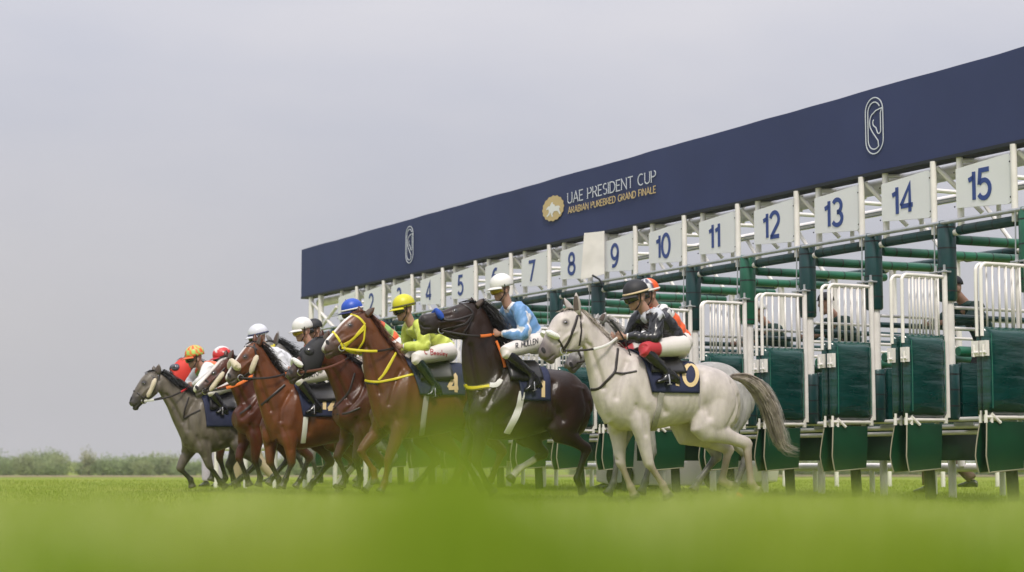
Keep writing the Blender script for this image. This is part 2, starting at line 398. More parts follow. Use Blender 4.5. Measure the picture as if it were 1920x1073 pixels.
for (pc, ps, dst, up, nb) in ((835, 85, .50, 190, 230), (800, 40, .42, 120, 30), (965, 70, .52, 60, 60), (720, 60, .50, 45, 40), (880, 170, .6, -5, 120), (1090, 90, .55, -10, 40), (560, 100, .55, -15, 40), (1470, 80, .5, 20, 14), (300, 180, .55, -45, 40), (1750, 150, .55, -45, 40), (100, 120, .5, -40, 25), (1300, 120, .5, -38, 30), (60, 60, .5, -28, 40), (220, 50, .45, -34, 40), (430, 60, .5, -26, 50), (640, 50, .45, -8, 40), (1180, 60, .48, -22, 45), (1380, 60, .5, -30, 40), (1580, 70, .46, -26, 50), (1840, 60, .5, -30, 45)):
    for k in range(nb):
        Y = dst*rng.uniform(.85, 1.2); px = rng.normal(pc, ps); X = (px - CX)*Y/F_PX
        zb = ground_z(X, Y); top = CAM_H + (-60 + (up + 60)*math.exp(-((px-pc)/(1.5*ps))**2)*rng.uniform(.35, 1.05))*Y/F_PX
        tuft.append((X, Y, zb - .005, max(.03, top - zb)))
GRASST = mat('grass_tuft', (.17, .29, .006), .5, nscale=14, ncon=.1, col2=(.36, .44, .06), transl=.5, spec=.25)
tag(blade_mesh('long_grass_tuft', tuft, GRASST, 4, .0024, .07), 'blurred tall grass blades rising in front of the horses legs', 'grass', kind='stuff')
tag(blade_mesh('foreground_grass', pts, GRASS, 4, .0032, .22), 'blurred bright green grass right in front of the lens', 'grass', kind='stuff')
GRASSL = mat('grass_pale', (.50, .58, .16), .55, transl=.5, spec=.25); GRASSD = mat('grass_deep', (.17, .26, .004), .55, transl=.45, spec=.25)  # two blade tones: pale yellow-green and deep green
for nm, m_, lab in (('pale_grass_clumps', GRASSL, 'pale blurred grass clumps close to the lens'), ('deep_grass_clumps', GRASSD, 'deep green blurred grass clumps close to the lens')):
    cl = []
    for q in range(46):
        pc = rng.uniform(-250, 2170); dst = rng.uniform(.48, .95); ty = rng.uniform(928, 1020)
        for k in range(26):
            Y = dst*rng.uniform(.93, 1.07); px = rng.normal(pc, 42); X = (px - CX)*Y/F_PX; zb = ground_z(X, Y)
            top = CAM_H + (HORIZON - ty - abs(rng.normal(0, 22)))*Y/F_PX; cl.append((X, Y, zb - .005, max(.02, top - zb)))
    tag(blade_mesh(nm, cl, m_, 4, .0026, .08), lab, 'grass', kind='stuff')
pts = []
for i in range(70000):
    Y = 13 + 27*rng.random()**1.2; X = rng.uniform(-1, 1)*(.31*Y + 1)
    pts.append((X, Y, ground_z(X, Y) - .004, rng.uniform(.022, .055)))
tag(blade_mesh('turf_grass', pts, GRASSF, 2, .004, .5), 'short green turf grass under the horses and the gate', 'grass', kind='stuff')
# ================================================================== starting gate (one thing, parts in the gate frame)
gate = empty('starting_gate', tuple(GO), YAW)
tag(gate, 'long green and white racehorse starting gate under a navy banner with stall numbers', 'starting gate')
# local axes of the gate empty: x = the way the horses run, y = towards the near end (-l), z up
def g(l, w, z): return np.array([w, -l, z])
L0, L1 = -2.6, 19.62
N0, N1 = 1, 17
POSTS = [1.08 + 1.2*k for k in range(-3, 16)]
# banner
mb = MB(); mb.box(g((L0+L1)/2, -.09, 4.085), (.085, (L1-L0)/2, .465))
bn = mb.build('banner', NAVYB, gate, smooth=False)
# gentle sag of the cloth top edge + ripples
bm = bmesh.new(); bm.from_mesh(bn.data)
bmesh.ops.subdivide_edges(bm, edges=[e for e in bm.edges if abs(e.verts[0].co.y - e.verts[1].co.y) > 1], cuts=110)
for v in bm.verts:
    if v.co.z > 4.2: v.co.z += .003*math.sin(v.co.y*2.6) + .0015*math.sin(v.co.y*7.1)
    if v.co.x > -.05: v.co.x += .006*math.sin(v.co.y*1.9) + .004*math.sin(v.co.y*5.3)
bm.to_mesh(bn.data); bm.free(); bn.data.update()
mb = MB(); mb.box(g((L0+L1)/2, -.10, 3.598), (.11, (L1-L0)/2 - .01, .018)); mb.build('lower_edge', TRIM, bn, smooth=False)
BF = .012
DKLEG = mat('support_dark', (.008, .018, .014), .6, noise=.3, nscale=6)
def on_banner(l0, z0):
    return lambda a, b, t: g(l0 - a, BF + t, z0 + b)
def banner_px(x, y): return plane_w(x, y, 0)
lA, zA = banner_px(1066, 382); lB, zB = banner_px(1231, 343)
lay, W1 = lay_text('UAE PRESIDENT CUP', .2)
hz = plane_w(1066, 360, 0)[1] - zA
hz = .148; mb = MB(); letters(mb, 'UAE PRESIDENT CUP', on_banner(lA, zA), hz, .10, .20, .004, True, xs=(lA - lB)/(W1*hz)); mb.build('event_name', PALE, bn, smooth=False)
lA2, zA2 = banner_px(1067, 401); lB2, _ = banner_px(1231, 362)
lay, W2 = lay_text('ARABIAN PUREBRED GRAND FINALE', .22); hz2 = .088
mb = MB(); letters(mb, 'ARABIAN PUREBRED GRAND FINALE', on_banner(lA2, zA2), hz2, .155, .22, .004, xs=(lA2 - lB2)/(W2*hz2)); mb.build('event_subtitle', GOLD, bn, smooth=False)
# gold seal with a white horse and rider
ls, zs = banner_px(1039, 391); rz = .185; rx = abs(plane_w(1019, 391, 0)[0] - plane_w(1059, 391, 0)[0])/2
mb = MB(); v = [g(ls, BF, zs)]; M = 96
for k in range(M):
    a = 2*math.pi*k/M; q = 1 + .035*math.cos(16*a); v.append(g(ls - rx*q*math.cos(a), BF, zs + rz*q*math.sin(a)))
v2 = [p + np.array([.006, 0, 0]) for p in v]
mb.add(v2, [(0, 1+k, 1+(k+1) % M) for k in range(M)]); mb.build('gold_seal', GOLD, bn, smooth=False)
hs = [(-.62,.10),(-.50,.22),(-.40,.30),(-.28,.28),(-.20,.42),(-.08,.58),(.02,.52),(-.02,.40),(.12,.36),(.20,.18),(.46,.18),(.60,.10),(.70,-.12),(.62,-.02),(.56,-.02),(.60,-.28),(.70,-.50),(.60,-.56),(.48,-.34),(.36,-.22),(.10,-.20),(-.04,-.40),(.02,-.62),(-.10,-.60),(-.18,-.36),(-.20,-.22),(-.34,-.44),(-.50,-.52),(-.46,-.60),(-.58,-.46),(-.44,-.34),(-.34,-.16),(-.40,.06),(-.54,.02)]
from mathutils.geometry import tessellate_polygon
tri = tessellate_polygon([[Vector((a, b, 0)) for a, b in hs]])
mb = MB(); mb.add([g(ls - rx*a*1.05, BF + .010, zs + rz*b*1.0 - .01) for a, b in hs], [tuple(t) for t in tri]); mb.build('seal_horse', mat('print_white', (.75, .75, .74), .5), bn, smooth=False)
# line emblem: two nested stadium outlines and a horse head drawn in one line
def emblem(xc, yc):
    l, z = banner_px(xc, yc)
    mb = MB()
    def st(rx, top, bot, a0=0, a1=360):
        return arc(0, top, rx, rx*1.05, 0, 180, 16) + arc(0, bot, rx, rx*1.05, 180, 360, 16) + [(rx, top)]
    k = .30
    lines = [st(.50, .55, -.55), arc(0, .50, .36, .40, 30, 180, 14) + arc(0, -.52, .36, .38, 180, 310, 12) + [(.20, -.60), (-.12, -.22)] + arc(.0, .12, .26, .36, 205, 100, 12) + [(.10, .56), (.46, .62), (.36, .44), (.36, -.20)] + arc(.26, -.24, .10, .10, 0, -150, 8) + [(.10, -.10), (-.06, .02)] + arc(-.02, .12, .06, .10, 230, 90, 8) ]
    for pl in lines:
        for q in ribbon2([(a*.74*k*1.35, b*k*.98) for a, b in pl], .0125):
            v = [g(l - a, BF, z + b) for a, b in q]; v2 = [p + np.array([.004, 0, 0]) for p in v]
            mb.add(v + v2, [(4,5,6,7), (0,1,5,4), (1,2,6,5), (2,3,7,6), (3,0,4,7)])
    mb.build('line_emblem', PALE, bn, smooth=False)
emblem(769, 459); emblem(1641, 236)
# number boards
for n in range(N0, N1):
    l = stall_l(n)
    mb = MB(); hw, hh, rr = .43, .255, .06
    P = []
    for cx_, cz_, a0 in ((hw-rr, hh-rr, 0), (-(hw-rr), hh-rr, 90), (-(hw-rr), -(hh-rr), 180), (hw-rr, -(hh-rr), 270)): P += arc(cx_, cz_, rr if cx_ > 0 else .012, rr if cx_ > 0 else .012, a0, a0+90, 5)
    m_ = len(P); mb.add([g(l - a, .02, 3.245 + b) for a, b in P] + [g(l - a, .0, 3.245 + b) for a, b in P], [tuple(range(m_)), tuple(range(2*m_-1, m_-1, -1))] + [(k, m_+k, m_+(k+1) % m_, (k+1) % m_) for k in range(m_)])
    bo = mb.build('number_board', BOARD, gate, smooth=False)
    s = str(n); lay, W = lay_text(s, .14 if n > 9 else 0); size = .292; W *= size
    off = -.055 if n < 10 else -.03
    mb = MB(); letters(mb, s, lambda a, b, t: g(l - off + W/2 - a, .0225 + t, 3.092 + b), size, .172, .14, .003); mb.build('number', NUMB, bo, smooth=False)
    mb = MB()
    for a in (-.405, .415):
        for b in (-.19, .17): mb.ball(g(l - a, .022, 3.245 + b), .009, nu=6, nv=4)
    tag(mb.build('bolt', STRAPK, bo), kind='stuff')
# open cover flap between board 8 and 9
lf0, _ = plane_w(1130, 450, .05)
mb = MB(); P = []
for i in range(6):
    t = i/5; P.append([g(lf0 - .05 + .20*t + .10*t*k/4, .05 + .20*t*t + .03*math.sin(3*t), 3.60 - .02*t - .60*k/4 - .04*t*(k > 3)) for k in range(5)])
mb.grid(P); P2 = [[p + np.array([.012, .012, 0]) for p in r] for r in P]; mb.grid(P2)
mb.build('cover_sheet', WHITE, gate)
mb = MB(); mb.tube([g(lf0+.10, .16, 2.99), g(lf0+.03, .09, 2.93), g(lf0, .06, 2.86)], .014, 8); mb.build('cover_stay', TRIM, gate)
# uprights by the boards, round top chord and lattice
def part_tube(name, pts, r, m, seg=10, parent=gate, flat=1.0):
    mb = MB(); mb.tube(pts, r, seg, flat=flat); return mb.build(name, m, parent)
for n in range(N0, N1):
    l = stall_l(n)
    part_tube('board_upright', [g(l - .455, .005, 2.80), g(l - .455, .005, 3.585)], .034, WHITE)
    part_tube('board_upright', [g(l + .40, -.055, 2.80), g(l + .40, -.055, 3.585)], .036, WHITE)
    part_tube('roof_strut', [g(l - .455, -.05, 3.52), g(l - .80, -.35, 3.02)], .026, WHITE, 8)
    part_tube('roof_strut', [g(l - .12, -.30, 3.40), g(l - .16, -.30, 3.66)], .03, WHITE, 8)
    part_tube('roof_strut', [g(l + .40, -.08, 3.55), g(l + .15, -.9, 3.62)], .026, WHITE, 8)
    part_tube('roof_strut', [g(l + .1, -.30, 2.84), g(l + .1, -.30, 3.50)], .025, WHITE, 8)
part_tube('top_chord', [g(L0, -.30, 3.50), g(L1 - .25, -.30, 3.50)], .085, WHITE, 14)
part_tube('top_chord', [g(L0, -2.2, 3.62), g(L1 - .25, -2.2, 3.62)], .05, WHITE, 10)
for z in (3.20, 3.235): part_tube('cable', [g(L0, -.36, z), g(L1 - .5, -.36, z)], .008, GALV, 6)
for k in range(18):
    l = 1.08 + 1.2*(k - 2) + .1
    part_tube('roof_strut', [g(l, -.30, 3.50), g(l + .6, -2.2, 3.62)], .026, WHITE, 8)
    part_tube('roof_strut', [g(l + .6, -2.2, 3.62), g(l + .05, -2.25, 2.95)], .026, WHITE, 8)
# end frame beyond stall 1
for (la, wa, lb, wb, za, zb, r) in ((19.2, -.05, 19.2, -.05, 0, 3.6, .05), (18.7, -.05, 18.7, -.05, 0, 3.6, .055), (19.2, -2.2, 19.2, -2.2, 0, 3.62, .05), (19.2, -.05, 18.0, -.05, 3.5, 2.9, .03), (18.7, -.05, 17.9, -.05, 2.95, 3.3, .03), (19.2, -.05, 19.2, -2.2, 1.2, 3.4, .03)):
    part_tube('end_frame', [g(la, wa, za), g(lb, wb, zb)], r, WHITE)
# front and rear beams in padded lengths, grey service pipe, hanging cords
def padded(name, a, b, r, m, n=5, lace=STRAPK, core=WHITE):
    a, b = np.array(a), np.array(b); d = b - a; Ln = np.linalg.norm(d); u = d/Ln
    mb = MB(); mb.tube([a + u*.0, a + u*.02, b - u*.02, b], [r*.86, r, r, r*.86], 14); o = mb.build(name, m, gate)
    mb = MB()
    for k in range(n):
        t = (k + .5 + random.uniform(-.25, .25))/n; c = a + d*t; mb.tube([c - u*.008, c + u*.008], r*1.012, 14, cap=False)
    if n: tag(mb.build('lacing', lace, o), kind='stuff')
    return o
part_tube('front_beam', [g(L0, -.06, 2.80), g(18.9, -.06, 2.80)], .035, WHITE)
part_tube('rear_beam', [g(L0, -2.3, 2.88), g(18.9, -2.3, 2.88)], .034, WHITE)
part_tube('service_pipe', [g(L0, .045, 2.905), g(18.9, .045, 2.905)], .022, GALV)
for l in POSTS:
    if l > 18.6: continue
    padded('padded_beam', g(l + .13, -.06, 2.82), g(l + 1.04, -.06, 2.82), .055, TUBED, 4)
    padded('padded_beam', g(l + .13, -2.3, 2.88), g(l + 1.04, -2.3, 2.88), .052, TUBED, 3)
    padded('padded_beam', g(l, -.16, 2.74), g(l, -2.18, 2.76), .052, TUBEG, 8)
    # front post: padded head, white shank, padded foot
    padded('padded_post', g(l, -.03, 2.93), g(l, -.03, 2.08), .098, TUBED if random.random() < .6 else TUBEG, 4)
    part_tube('post', [g(l, -.03, 2.09), g(l, -.03, 1.40)], .062, WHITE, 12)
    padded('padded_foot', g(l, -.05, 1.42), g(l, -.05, .84), .085, TUBED, 3)
    part_tube('rear_post', [g(l, -2.3, .35), g(l, -2.3, 2.86)], .045, WHITE)
    padded('padded_support', g(l + .01, .25, .02), g(l + .02, .27, .52), .058, DKLEG, 0)
    mb = MB(); mb.box(g(l, -1.2, .80), (1.0, .15, .018)); mb.build('foot_ledge', GALV, gate, smooth=False)
    part_tube('hanging_cord', [g(l + .09, .055, 2.90), g(l + .085, .07, 2.30)], .008, GALV, 6)
    # partition between two stalls: pads low, open rails above
    mb = MB(); mb.box(g(l, -1.18, 1.14), (1.02, .045, .30)); mb.build('partition_pad', PADG, gate, bevel=.02)
    mb = MB(); mb.box(g(l, -1.28, .62), (.62, .02, .20)); mb.build('partition_flap', FLAPG, gate, bevel=.006)
    padded('padded_rail', g(l, -.15, 1.56), g(l, -2.2, 1.56), .055, TUBEG, 5)
    for z in (1.80, 2.02): part_tube('stall_rail', [g(l, -.1, z), g(l, -2.25, z)], .018, WHITE, 8)
    part_tube('stall_rail', [g(l, -.1, 1.92), g(l, -2.25, 1.92)], .03, TUBED, 8)
for z in (.845, .775, .715): part_tube('step_rail', [g(L0, -.10 - .12*(.845-z)/.06, z), g(18.7, -.10 - .12*(.845-z)/.06, z)], .024, WHITE)
part_tube('chassis_tube', [g(L0, -2.35, .33), g(18.7, -2.35, .33)], .045, WHITE)
for l in POSTS:
    if l > 18.6: continue
    part_tube('support_leg', [g(l + .55, -2.35, .0), g(l + .55, -2.35, .33)], .035, WHITE)
    part_tube('support_leg', [g(l + .12, -1.2, .0), g(l + .12, -1.2, .5)], .045, WHITE)
# front door leaves, swung open: two leaves side by side at every post
BAR = {}
def pad_mesh():          # stuffed pad: rounded edges, faces bulging outwards, each a little different
    hx, hy, hz_ = .292, .036, .425; nx, nz = 10, 14; ph = random.uniform(0, 6); mb = MB()
    def P(i, k, s):
        u, v = -1 + 2*i/nx, -1 + 2*k/nz; e = (1 - abs(u)**5)*(1 - abs(v)**6)
        return (.335 + hx*u, s*(.006 + (hy + .026*(1 - u*u)*(1 - v*v*.6))*e**.35 + .004*math.sin(9*v + 2*u + ph)*e + .0025*math.sin(21*v + 5*u*u + 2*ph)*e), 1.285 + hz_*v)
    for s in (1, -1): mb.grid([[P(i, k, s) for k in range(nz+1)] for i in range(nx+1)])
    rim = [(i, 0) for i in range(nx)] + [(nx, k) for k in range(nz)] + [(i, nz) for i in range(nx, 0, -1)] + [(0, k) for k in range(nz, 0, -1)]
    for a_, b_ in zip(rim, rim[1:] + rim[:1]): mb.add([P(*a_, 1), P(*b_, 1), P(*b_, -1), P(*a_, -1)], [(0, 1, 2, 3)])
    me = mb.mesh('door_pad'); bm = bmesh.new(); bm.from_mesh(me); bmesh.ops.remove_doubles(bm, verts=bm.verts, dist=1e-5); bmesh.ops.recalc_face_normals(bm, faces=bm.faces); bm.to_mesh(me); bm.free()
    me.polygons.foreach_set('use_smooth', [True]*len(me.polygons)); me.materials.append(PADG); return me
def leaf(l, swing, side):
    o = empty('front_door', parent=gate); o.location = g(l, .03, 0); o.rotation_euler = (0, 0, swing)
    # local: x out of the gate, y towards the near end
    def pt(name, pts, r, m, seg=8):
        mb = MB(); mb.tube(pts, r, seg); return mb.build(name, m, o)
    W = .62
    c = catmull([(.03, 0, 2.33), (W - .12, 0, 2.33), (W - .045, 0, 2.325), (W - .008, 0, 2.29), (W, 0, 2.2), (W, 0, 1.62)], 4)
    pt('door_frame', c, .0185, WHITE, 10)
    pt('door_frame', [(.03, 0, 2.40), (.03, 0, .86)], .028, WHITE, 10)
    if 'bar' not in BAR:
        mb = MB(); mb.tube([(0, 0, 1.66), (0, 0, 2.315)], .0105, 8); BAR['bar'] = mb.mesh('bar'); BAR['bar'].materials.append(WHITE)
    for k in range(5):
        b = link('bar', BAR['bar'], o); b.location = (.125 + k*.0875, 0, 0)
    link('door_pad', pad_mesh(), o)
    mb = MB()
    for s in (-1, 1):
        for x in (.10, .55): mb.tube([(x, s*.049, .92), (x, s*.056, 1.28), (x, s*.049, 1.65)], .004, 5)
    tag(mb.build('seam', mat('seam_green', (.02, .16, .11), .4), o), kind='stuff')
    mb = MB(); mb.box((.03, 0, 2.385), (.05, .05, .008)); mb.tube([(.03, 0, 2.38), (.03, 0, 2.46)], .014, 8); mb.build('hinge', GALV, o)
    mb = MB(); mb.box((.615, side*.02, 1.50), (.022, .045, .075)); mb.tube([(.635, side*.02 - .03, 1.46), (.635, side*.02 + .05, 1.46)], .016, 8); mb.tube([(.64, side*.03, 1.42), (.64, side*.03, 1.53)], .012, 8); mb.build('latch', WHITE, o, smooth=False)
    mb = MB()
    for x in (.60, .53): mb.tube([(x, 0, .90), (x, 0, .78)], .018, 8)
    mb.tube([(.53, 0, .87), (.44, side*.03, .78)], .016, 8); mb.tube([(.06, 0, .9), (.06, 0, .80)], .024, 8); tag(mb.build('hinge_lug', WHITE, o), kind='stuff')
    pt('bottom_rail', [(.05, 0, .835), (.60, 0, .835)], .018, WHITE)
    # hanging rubber flap with a pale welt
    xa, xb, zt, zb_ = .12, .60, .79, .30; P = []
    for i in range(7):
        t = i/6; row = []
        for j in range(7):
            u = j/6; x = xb + (xa - xb)*t; z = zt + (zb_ - zt)*u + .035*t*u
            if i == 0: x -= .05*max(0, u-.7)/.3*.9
            row.append((x + .05*math.sin(u*1.5), side*(.01 + .03*math.sin(u*2.2)), z))
        P.append(row)
    mb = MB(); mb.grid(P); mb.grid([[(x, y - .012*side, z) for x, y, z in r] for r in P]); fo = mb.build('flap', FLAPG, o)
    edge = [P[0][j] for j in range(7)] + [P[i][6] for i in range(1, 7)]
    mb = MB(); mb.tube([(x, y + .0*side, z) for x, y, z in edge], .0075, 5); mb.build('welt', PIPING, fo)
for i, l in enumerate(POSTS):
    if l > 18.6: continue
    leaf(l - .055, R(random.uniform(-4, 2)), 1)
    leaf(l + .075, R(random.uniform(-2, 5)), -1)
# ================================================================== horses
class Horse: pass
EYEM = mat('eye', (.008, .005, .004), .08, spec=.8, coat=1.0, clear_rough=.03)
DARK = mat('hollow_shade', (.012, .010, .010), .8)
LEATH = mat('bridle_leather', (.018, .013, .011), .42, bump=.1, bscale=80)
LEATHBR = mat('bridle_brown', (.11, .035, .018), .45)
YELT = mat('bridle_yellow', (.62, .53, .02), .45)
ORAT = mat('rein_orange', (.75, .18, .03), .5)
FLEECE = mat('fleece_cream', (.58, .50, .36), .95, bump=1.0, bscale=90, sheen=.4)
FLEECEW = mat('fleece_white', (.72, .71, .68), .95, bump=1.0, bscale=90, sheen=.4)
BLUEF = mat('noseband_blue', (.012, .06, .33), .85, bump=.5, bscale=90)
NAVYC = mat('cloth_navy', (.009, .014, .050), .75, noise=.15, nscale=6, bump=.25, bscale=12)
CLOTHN = mat('cloth_number', (.62, .47, .24), .6)
SADL = mat('saddle_black', (.012, .011, .011), .38, bump=.1)
GIRTH = mat('girth_grey', (.30, .28, .25), .6, bump=.3, bscale=40)
WEB = mat('web_white', (.66, .65, .62), .7)
REDT = mat('tack_red', (.55, .03, .035), .5)
HOODK = mat('hood_black', (.014, .014, .016), .7)
HOODR = mat('hood_red', (.62, .035, .02), .65)
def coat_mat(name, noise, nscale, rough=.42, dapple=0):
    m = mat('coat_' + name, (.5, .5, .5), rough, noise=noise, nscale=nscale, attr=True, bump=.3, bscale=55, spec=.34, stretch=(1, 1, .45))
    return m
def segdist(P, a, b):
    a, b = np.array(a), np.array(b); d = b - a; t = np.clip(((P - a) @ d)/(d @ d + 1e-9), 0, 1)
    return np.linalg.norm(P - (a + t[:, None]*d), axis=1), t
T_TORSO = [((-1.34,-.34),(-1.30,-.52),.09), ((-1.24,-.17),(-1.20,-.66),.17), ((-1.02,-.04),(-.96,-.74),.245), ((-.75,-.02),(-.72,-.67),.265), ((-.45,-.09),(-.45,-.69),.28), ((-.2,-.07),(-.2,-.73),.275), ((0,0),(0,-.74),.25), ((.16,-.10),(.14,-.73),.23), ((.33,-.27),(.30,-.68),.195), ((.42,-.40),(.40,-.60),.12)]
T_LEGS = {'nf': [(.12,-.66),(.16,-1.03),(.06,-1.31),(.14,-1.44)], 'ff': [(.12,-.66),(.30,-.98),(.16,-1.24),(.20,-1.36)],
          'nh': [(-1.02,-.40),(-.86,-.74),(-1.20,-1.02),(-1.06,-1.34),(-.98,-1.46)], 'fh': [(-1.02,-.40),(-.80,-.74),(-.98,-1.04),(-.74,-1.30),(-.66,-1.42)]}
T_NECK = [((-.12,.0),(.34,-.56),.17), ((.10,.06),(.42,-.34),.135), ((.32,.22),(.50,-.10),.10), ((.50,.38),(.60,.10),.085), ((.62,.44),(.68,.20),.08)]
T_HEAD = [((.60,.44),(.64,.20),.075), ((.70,.42),(.70,.10),.095), ((.80,.34),(.80,.06),.092), ((.90,.20),(.90,-.02),.075), ((.99,.06),(.96,-.10),.060), ((1.05,-.04),(1.01,-.16),.050), ((1.05,-.11),(1.03,-.17),.03)]
def make_horse(key, n, withers, label, coat, points, muzzle, mane, cm, torso=None, neck=None, head=None, legs=None, ears=None, eye=None, nostril=None, blaze=0, socks=(), tail=None, mane_len=.20, mane_n=170, mane_lift=.3, group='racehorses leaving the gate', offl=0.0, belly=None, mouth=None):
    h = Horse(); h.l = stall_l(n) + offl; h.n = n
    w0, wz = plane_l(*withers, h.l); h.w0, h.wz = w0, wz
    root = empty('horse', tuple(G(h.l, w0, 0)), YAW); tag(root, label, 'horse', group); h.root = root
    h.mat = Matrix.Translation(Vector(G(h.l, w0, 0))) @ Matrix.Rotation(YAW, 4, 'Z'); h.inv = h.mat.inverted()
    def lp(p, s=0.0):
        if abs(p[0]) < 10: return np.array([p[0], s, wz + p[1]])
        w, z = plane_l(p[0], p[1], h.l - s); return np.array([w - w0, s, z])
    h.lp = lp
    mb = MB()
    def rings(spec, k=4):
        A = [np.concatenate([lp(t), lp(b), [hw]]) for t, b, hw in spec]
        for a in A:  pass
        return [((a[:3]+a[3:6])/2, (a[:3]-a[3:6])/2, np.array([0, max(a[6], .01), 0])) for a in catmull(A, k)]
    tr = rings(torso or T_TORSO); nr = rings(neck or T_NECK); hr = rings(head or T_HEAD)
    h.tr, h.nr, h.hr = tr, nr, hr
    mb.loft(tr, 48, 2.12); mb.loft(nr, 40, 2.08); mb.loft(hr, 36, 2.3)
    lg = dict(T_LEGS); lg.update(legs or {}); h.low = []; h.hoof = []
    for k, J in lg.items():
        near = 1 if k[0] == 'n' else -1; fore = k[1] == 'f'
        if fore: s = [.150, .135, .125, .125]
        else: s = [.135, .165, .125, .125, .125]
        Q = [lp(p, near*si) for p, si in zip(J, s)]
        if fore:
            e, kn, ft, hf = Q
            up = e + (e - kn)*.25 + np.array([-.02, -near*.03, 0]); d = kn - e; c = ft - kn
            path = [up + np.array([0, 0, .10]), e, e + d*.45, kn - d*.08, kn + c*.06, kn + c*.35, ft - c*.12, ft, ft + (hf-ft)*.45, ft + (hf-ft)*.72, hf]
            rad = [.13, .118, .080, .057, .052, .036, .035, .046, .039, .052, .064]
            lat = [.55, .65, .78, .92, .95, .85, .85, .9, .9, .95, .95]
        else:
            hp_, st, hk, ft, hf = Q; d = hk - st; c = ft - hk
            path = [hp_ + np.array([-.02, 0, .16]), hp_, (hp_ + st)/2 + np.array([-.04, 0, 0]), st, st + d*.35, st + d*.72, hk, hk + c*.12, hk + c*.4, ft - c*.12, ft, ft + (hf-ft)*.45, ft + (hf-ft)*.72, hf]
            rad = [.20, .245, .225, .155, .108, .070, .066, .052, .041, .039, .049, .040, .053, .065]
            lat = [.5, .5, .5, .6, .68, .72, .72, .75, .85, .85, .9, .9, .95, .95]
        A = catmull([np.concatenate([p, [r, q]]) for p, r, q in zip(path, rad, lat)], 3)
        R_ = []
        for i, a in enumerate(A):
            t = A[min(i+1, len(A)-1)][:3] - A[max(i-1, 0)][:3]; t /= np.linalg.norm(t) + 1e-9
            v = np.array([0, 1, 0]) - t*t[1]; v /= np.linalg.norm(v); u = np.cross(v, t)
            R_.append((a[:3], u*a[3], v*a[3]*a[4]))
        mb.loft(R_, 22, 2.0)
        h.low.append((k, Q[-3], Q[-2], Q[-1])); h.hoof.append((Q[-2] + (Q[-1]-Q[-2])*.62, Q[-1] + (Q[-1]-Q[-2])*.1))
        if fore:      # shoulder and arm muscle
            mb.ball(e + np.array([-.02, -near*.02, .20]), (.15, .095, .24), ((.93, 0, .37), (0, 1, 0), (-.37, 0, .93)))
            mb.ball(e + np.array([.06, -near*.05, .05]), (.08, .075, .15))
        else: mb.ball(hp_ + np.array([-.13, near*.0, -.03]), (.15, .10, .24))
    # jowls and muzzle
    i1 = hr[4]; 
    for s in (-1, 1): mb.ball(i1[0] - i1[1]*.35 + np.array([0, s*.055, 0]), (.095, .045, .10))
    r5 = hr[-6]; r6 = hr[-4]
    for s in (-1, 1): mb.ball(r5[0] + r5[1]*.25 + np.array([.0, s*.040, 0]), (.042, .022, .045))
    mb.ball(r5[0] - r5[1]*.95, (.045, .035, .030))
    me = organic(mb, .0135, 7, 'body')
    P = sculpt(h, me, lg); c = np.tile(np.array(coat), (len(P), 1)).astype(float)
    # coat pattern: darker points on the lower legs, muzzle, optional blaze and socks, hooves
    for (k, a, b, f) in h.low:
        for (p, q, hi) in ((a, b, .10), (b, f, .10)):
            d, t = segdist(P, p, q); wgt = np.clip(1 - (d - .055)/.06, 0, 1)
            if (p is a): wgt *= np.clip(t*2.2 + .25, 0, 1)
            c = c*(1-wgt[:, None]) + np.array(points)*wgt[:, None]
        if k in socks:
            d, t = segdist(P, a + (b-a)*.55, f); wgt = np.clip(1 - (d - .06)/.02, 0, 1)[:, None]; c = c*(1-wgt) + np.array((.62, .58, .52))*wgt
    tip = hr[-1][0]; hd = hr[4][0] - tip; Lh = np.linalg.norm(hd); hd /= Lh
    t = (P - tip) @ hd; dd = np.linalg.norm((P - tip) - t[:, None]*hd, axis=1)
    wgt = (np.clip(1 - (t - .10)/.12, 0, 1)*(dd < .25))[:, None]; c = c*(1-wgt) + np.array(muzzle)*wgt
    if blaze:
        tops = [r[0] + r[1] for r in hr]; wgt = np.zeros(len(P))
        for a, b in zip(tops[3:-4], tops[4:-3]):
            d, t = segdist(P, a, b); wgt = np.maximum(wgt, np.clip(1 - (d - blaze)/.02, 0, 1))
        wgt = wgt[:, None]; c = c*(1-wgt) + np.array((.68, .64, .60))*wgt
    for a, b in h.hoof:
        d, t = segdist(P, a, b); wgt = np.clip(1 - (d - .07)/.012, 0, 1)[:, None]*(t > 0)[:, None]; c = c*(1-wgt) + np.array((.055, .045, .038))*wgt
    if eye is not None:          # dark skin round the eye
        h.bvh = bvh(me)
        for q in mirror_hits(h, eye):
            dd = np.linalg.norm(P - q[0], axis=1); wgt = np.clip(1 - (dd - .026)/.026, 0, 1)[:, None]*.8; c = c*(1-wgt) + np.array(muzzle)*.35*wgt
    set_col(me, c); me.materials.append(cm); h.body = link('body', me, root); h.bvh = bvh(me)
    # eyes, nostrils
    hm = MB(); 
    if eye is not None:
        for q in mirror_hits(h, eye):
            o = MB(); o.ball(q[0] - q[1]*.017, (.030, .022, .024)); o.build('eye', EYEM, root)
    if nostril is not None:
        for q in mirror_hits(h, nostril):
            nn = q[1]; a = np.cross(nn, (0, 1, 0)); a = np.array([.5, 0, .86]); a -= nn*(a @ nn); a /= np.linalg.norm(a); b = np.cross(nn, a)
            o = MB(); o.ball(q[0] - nn*.001, (.034, .020, .006), (a, b, nn)); o.build('nostril', DARK, root)  # flat dark disc: shade inside the nostril put into the colour
    # ears: hollow leaf shapes
    pol = hr[1][0] + hr[1][1]
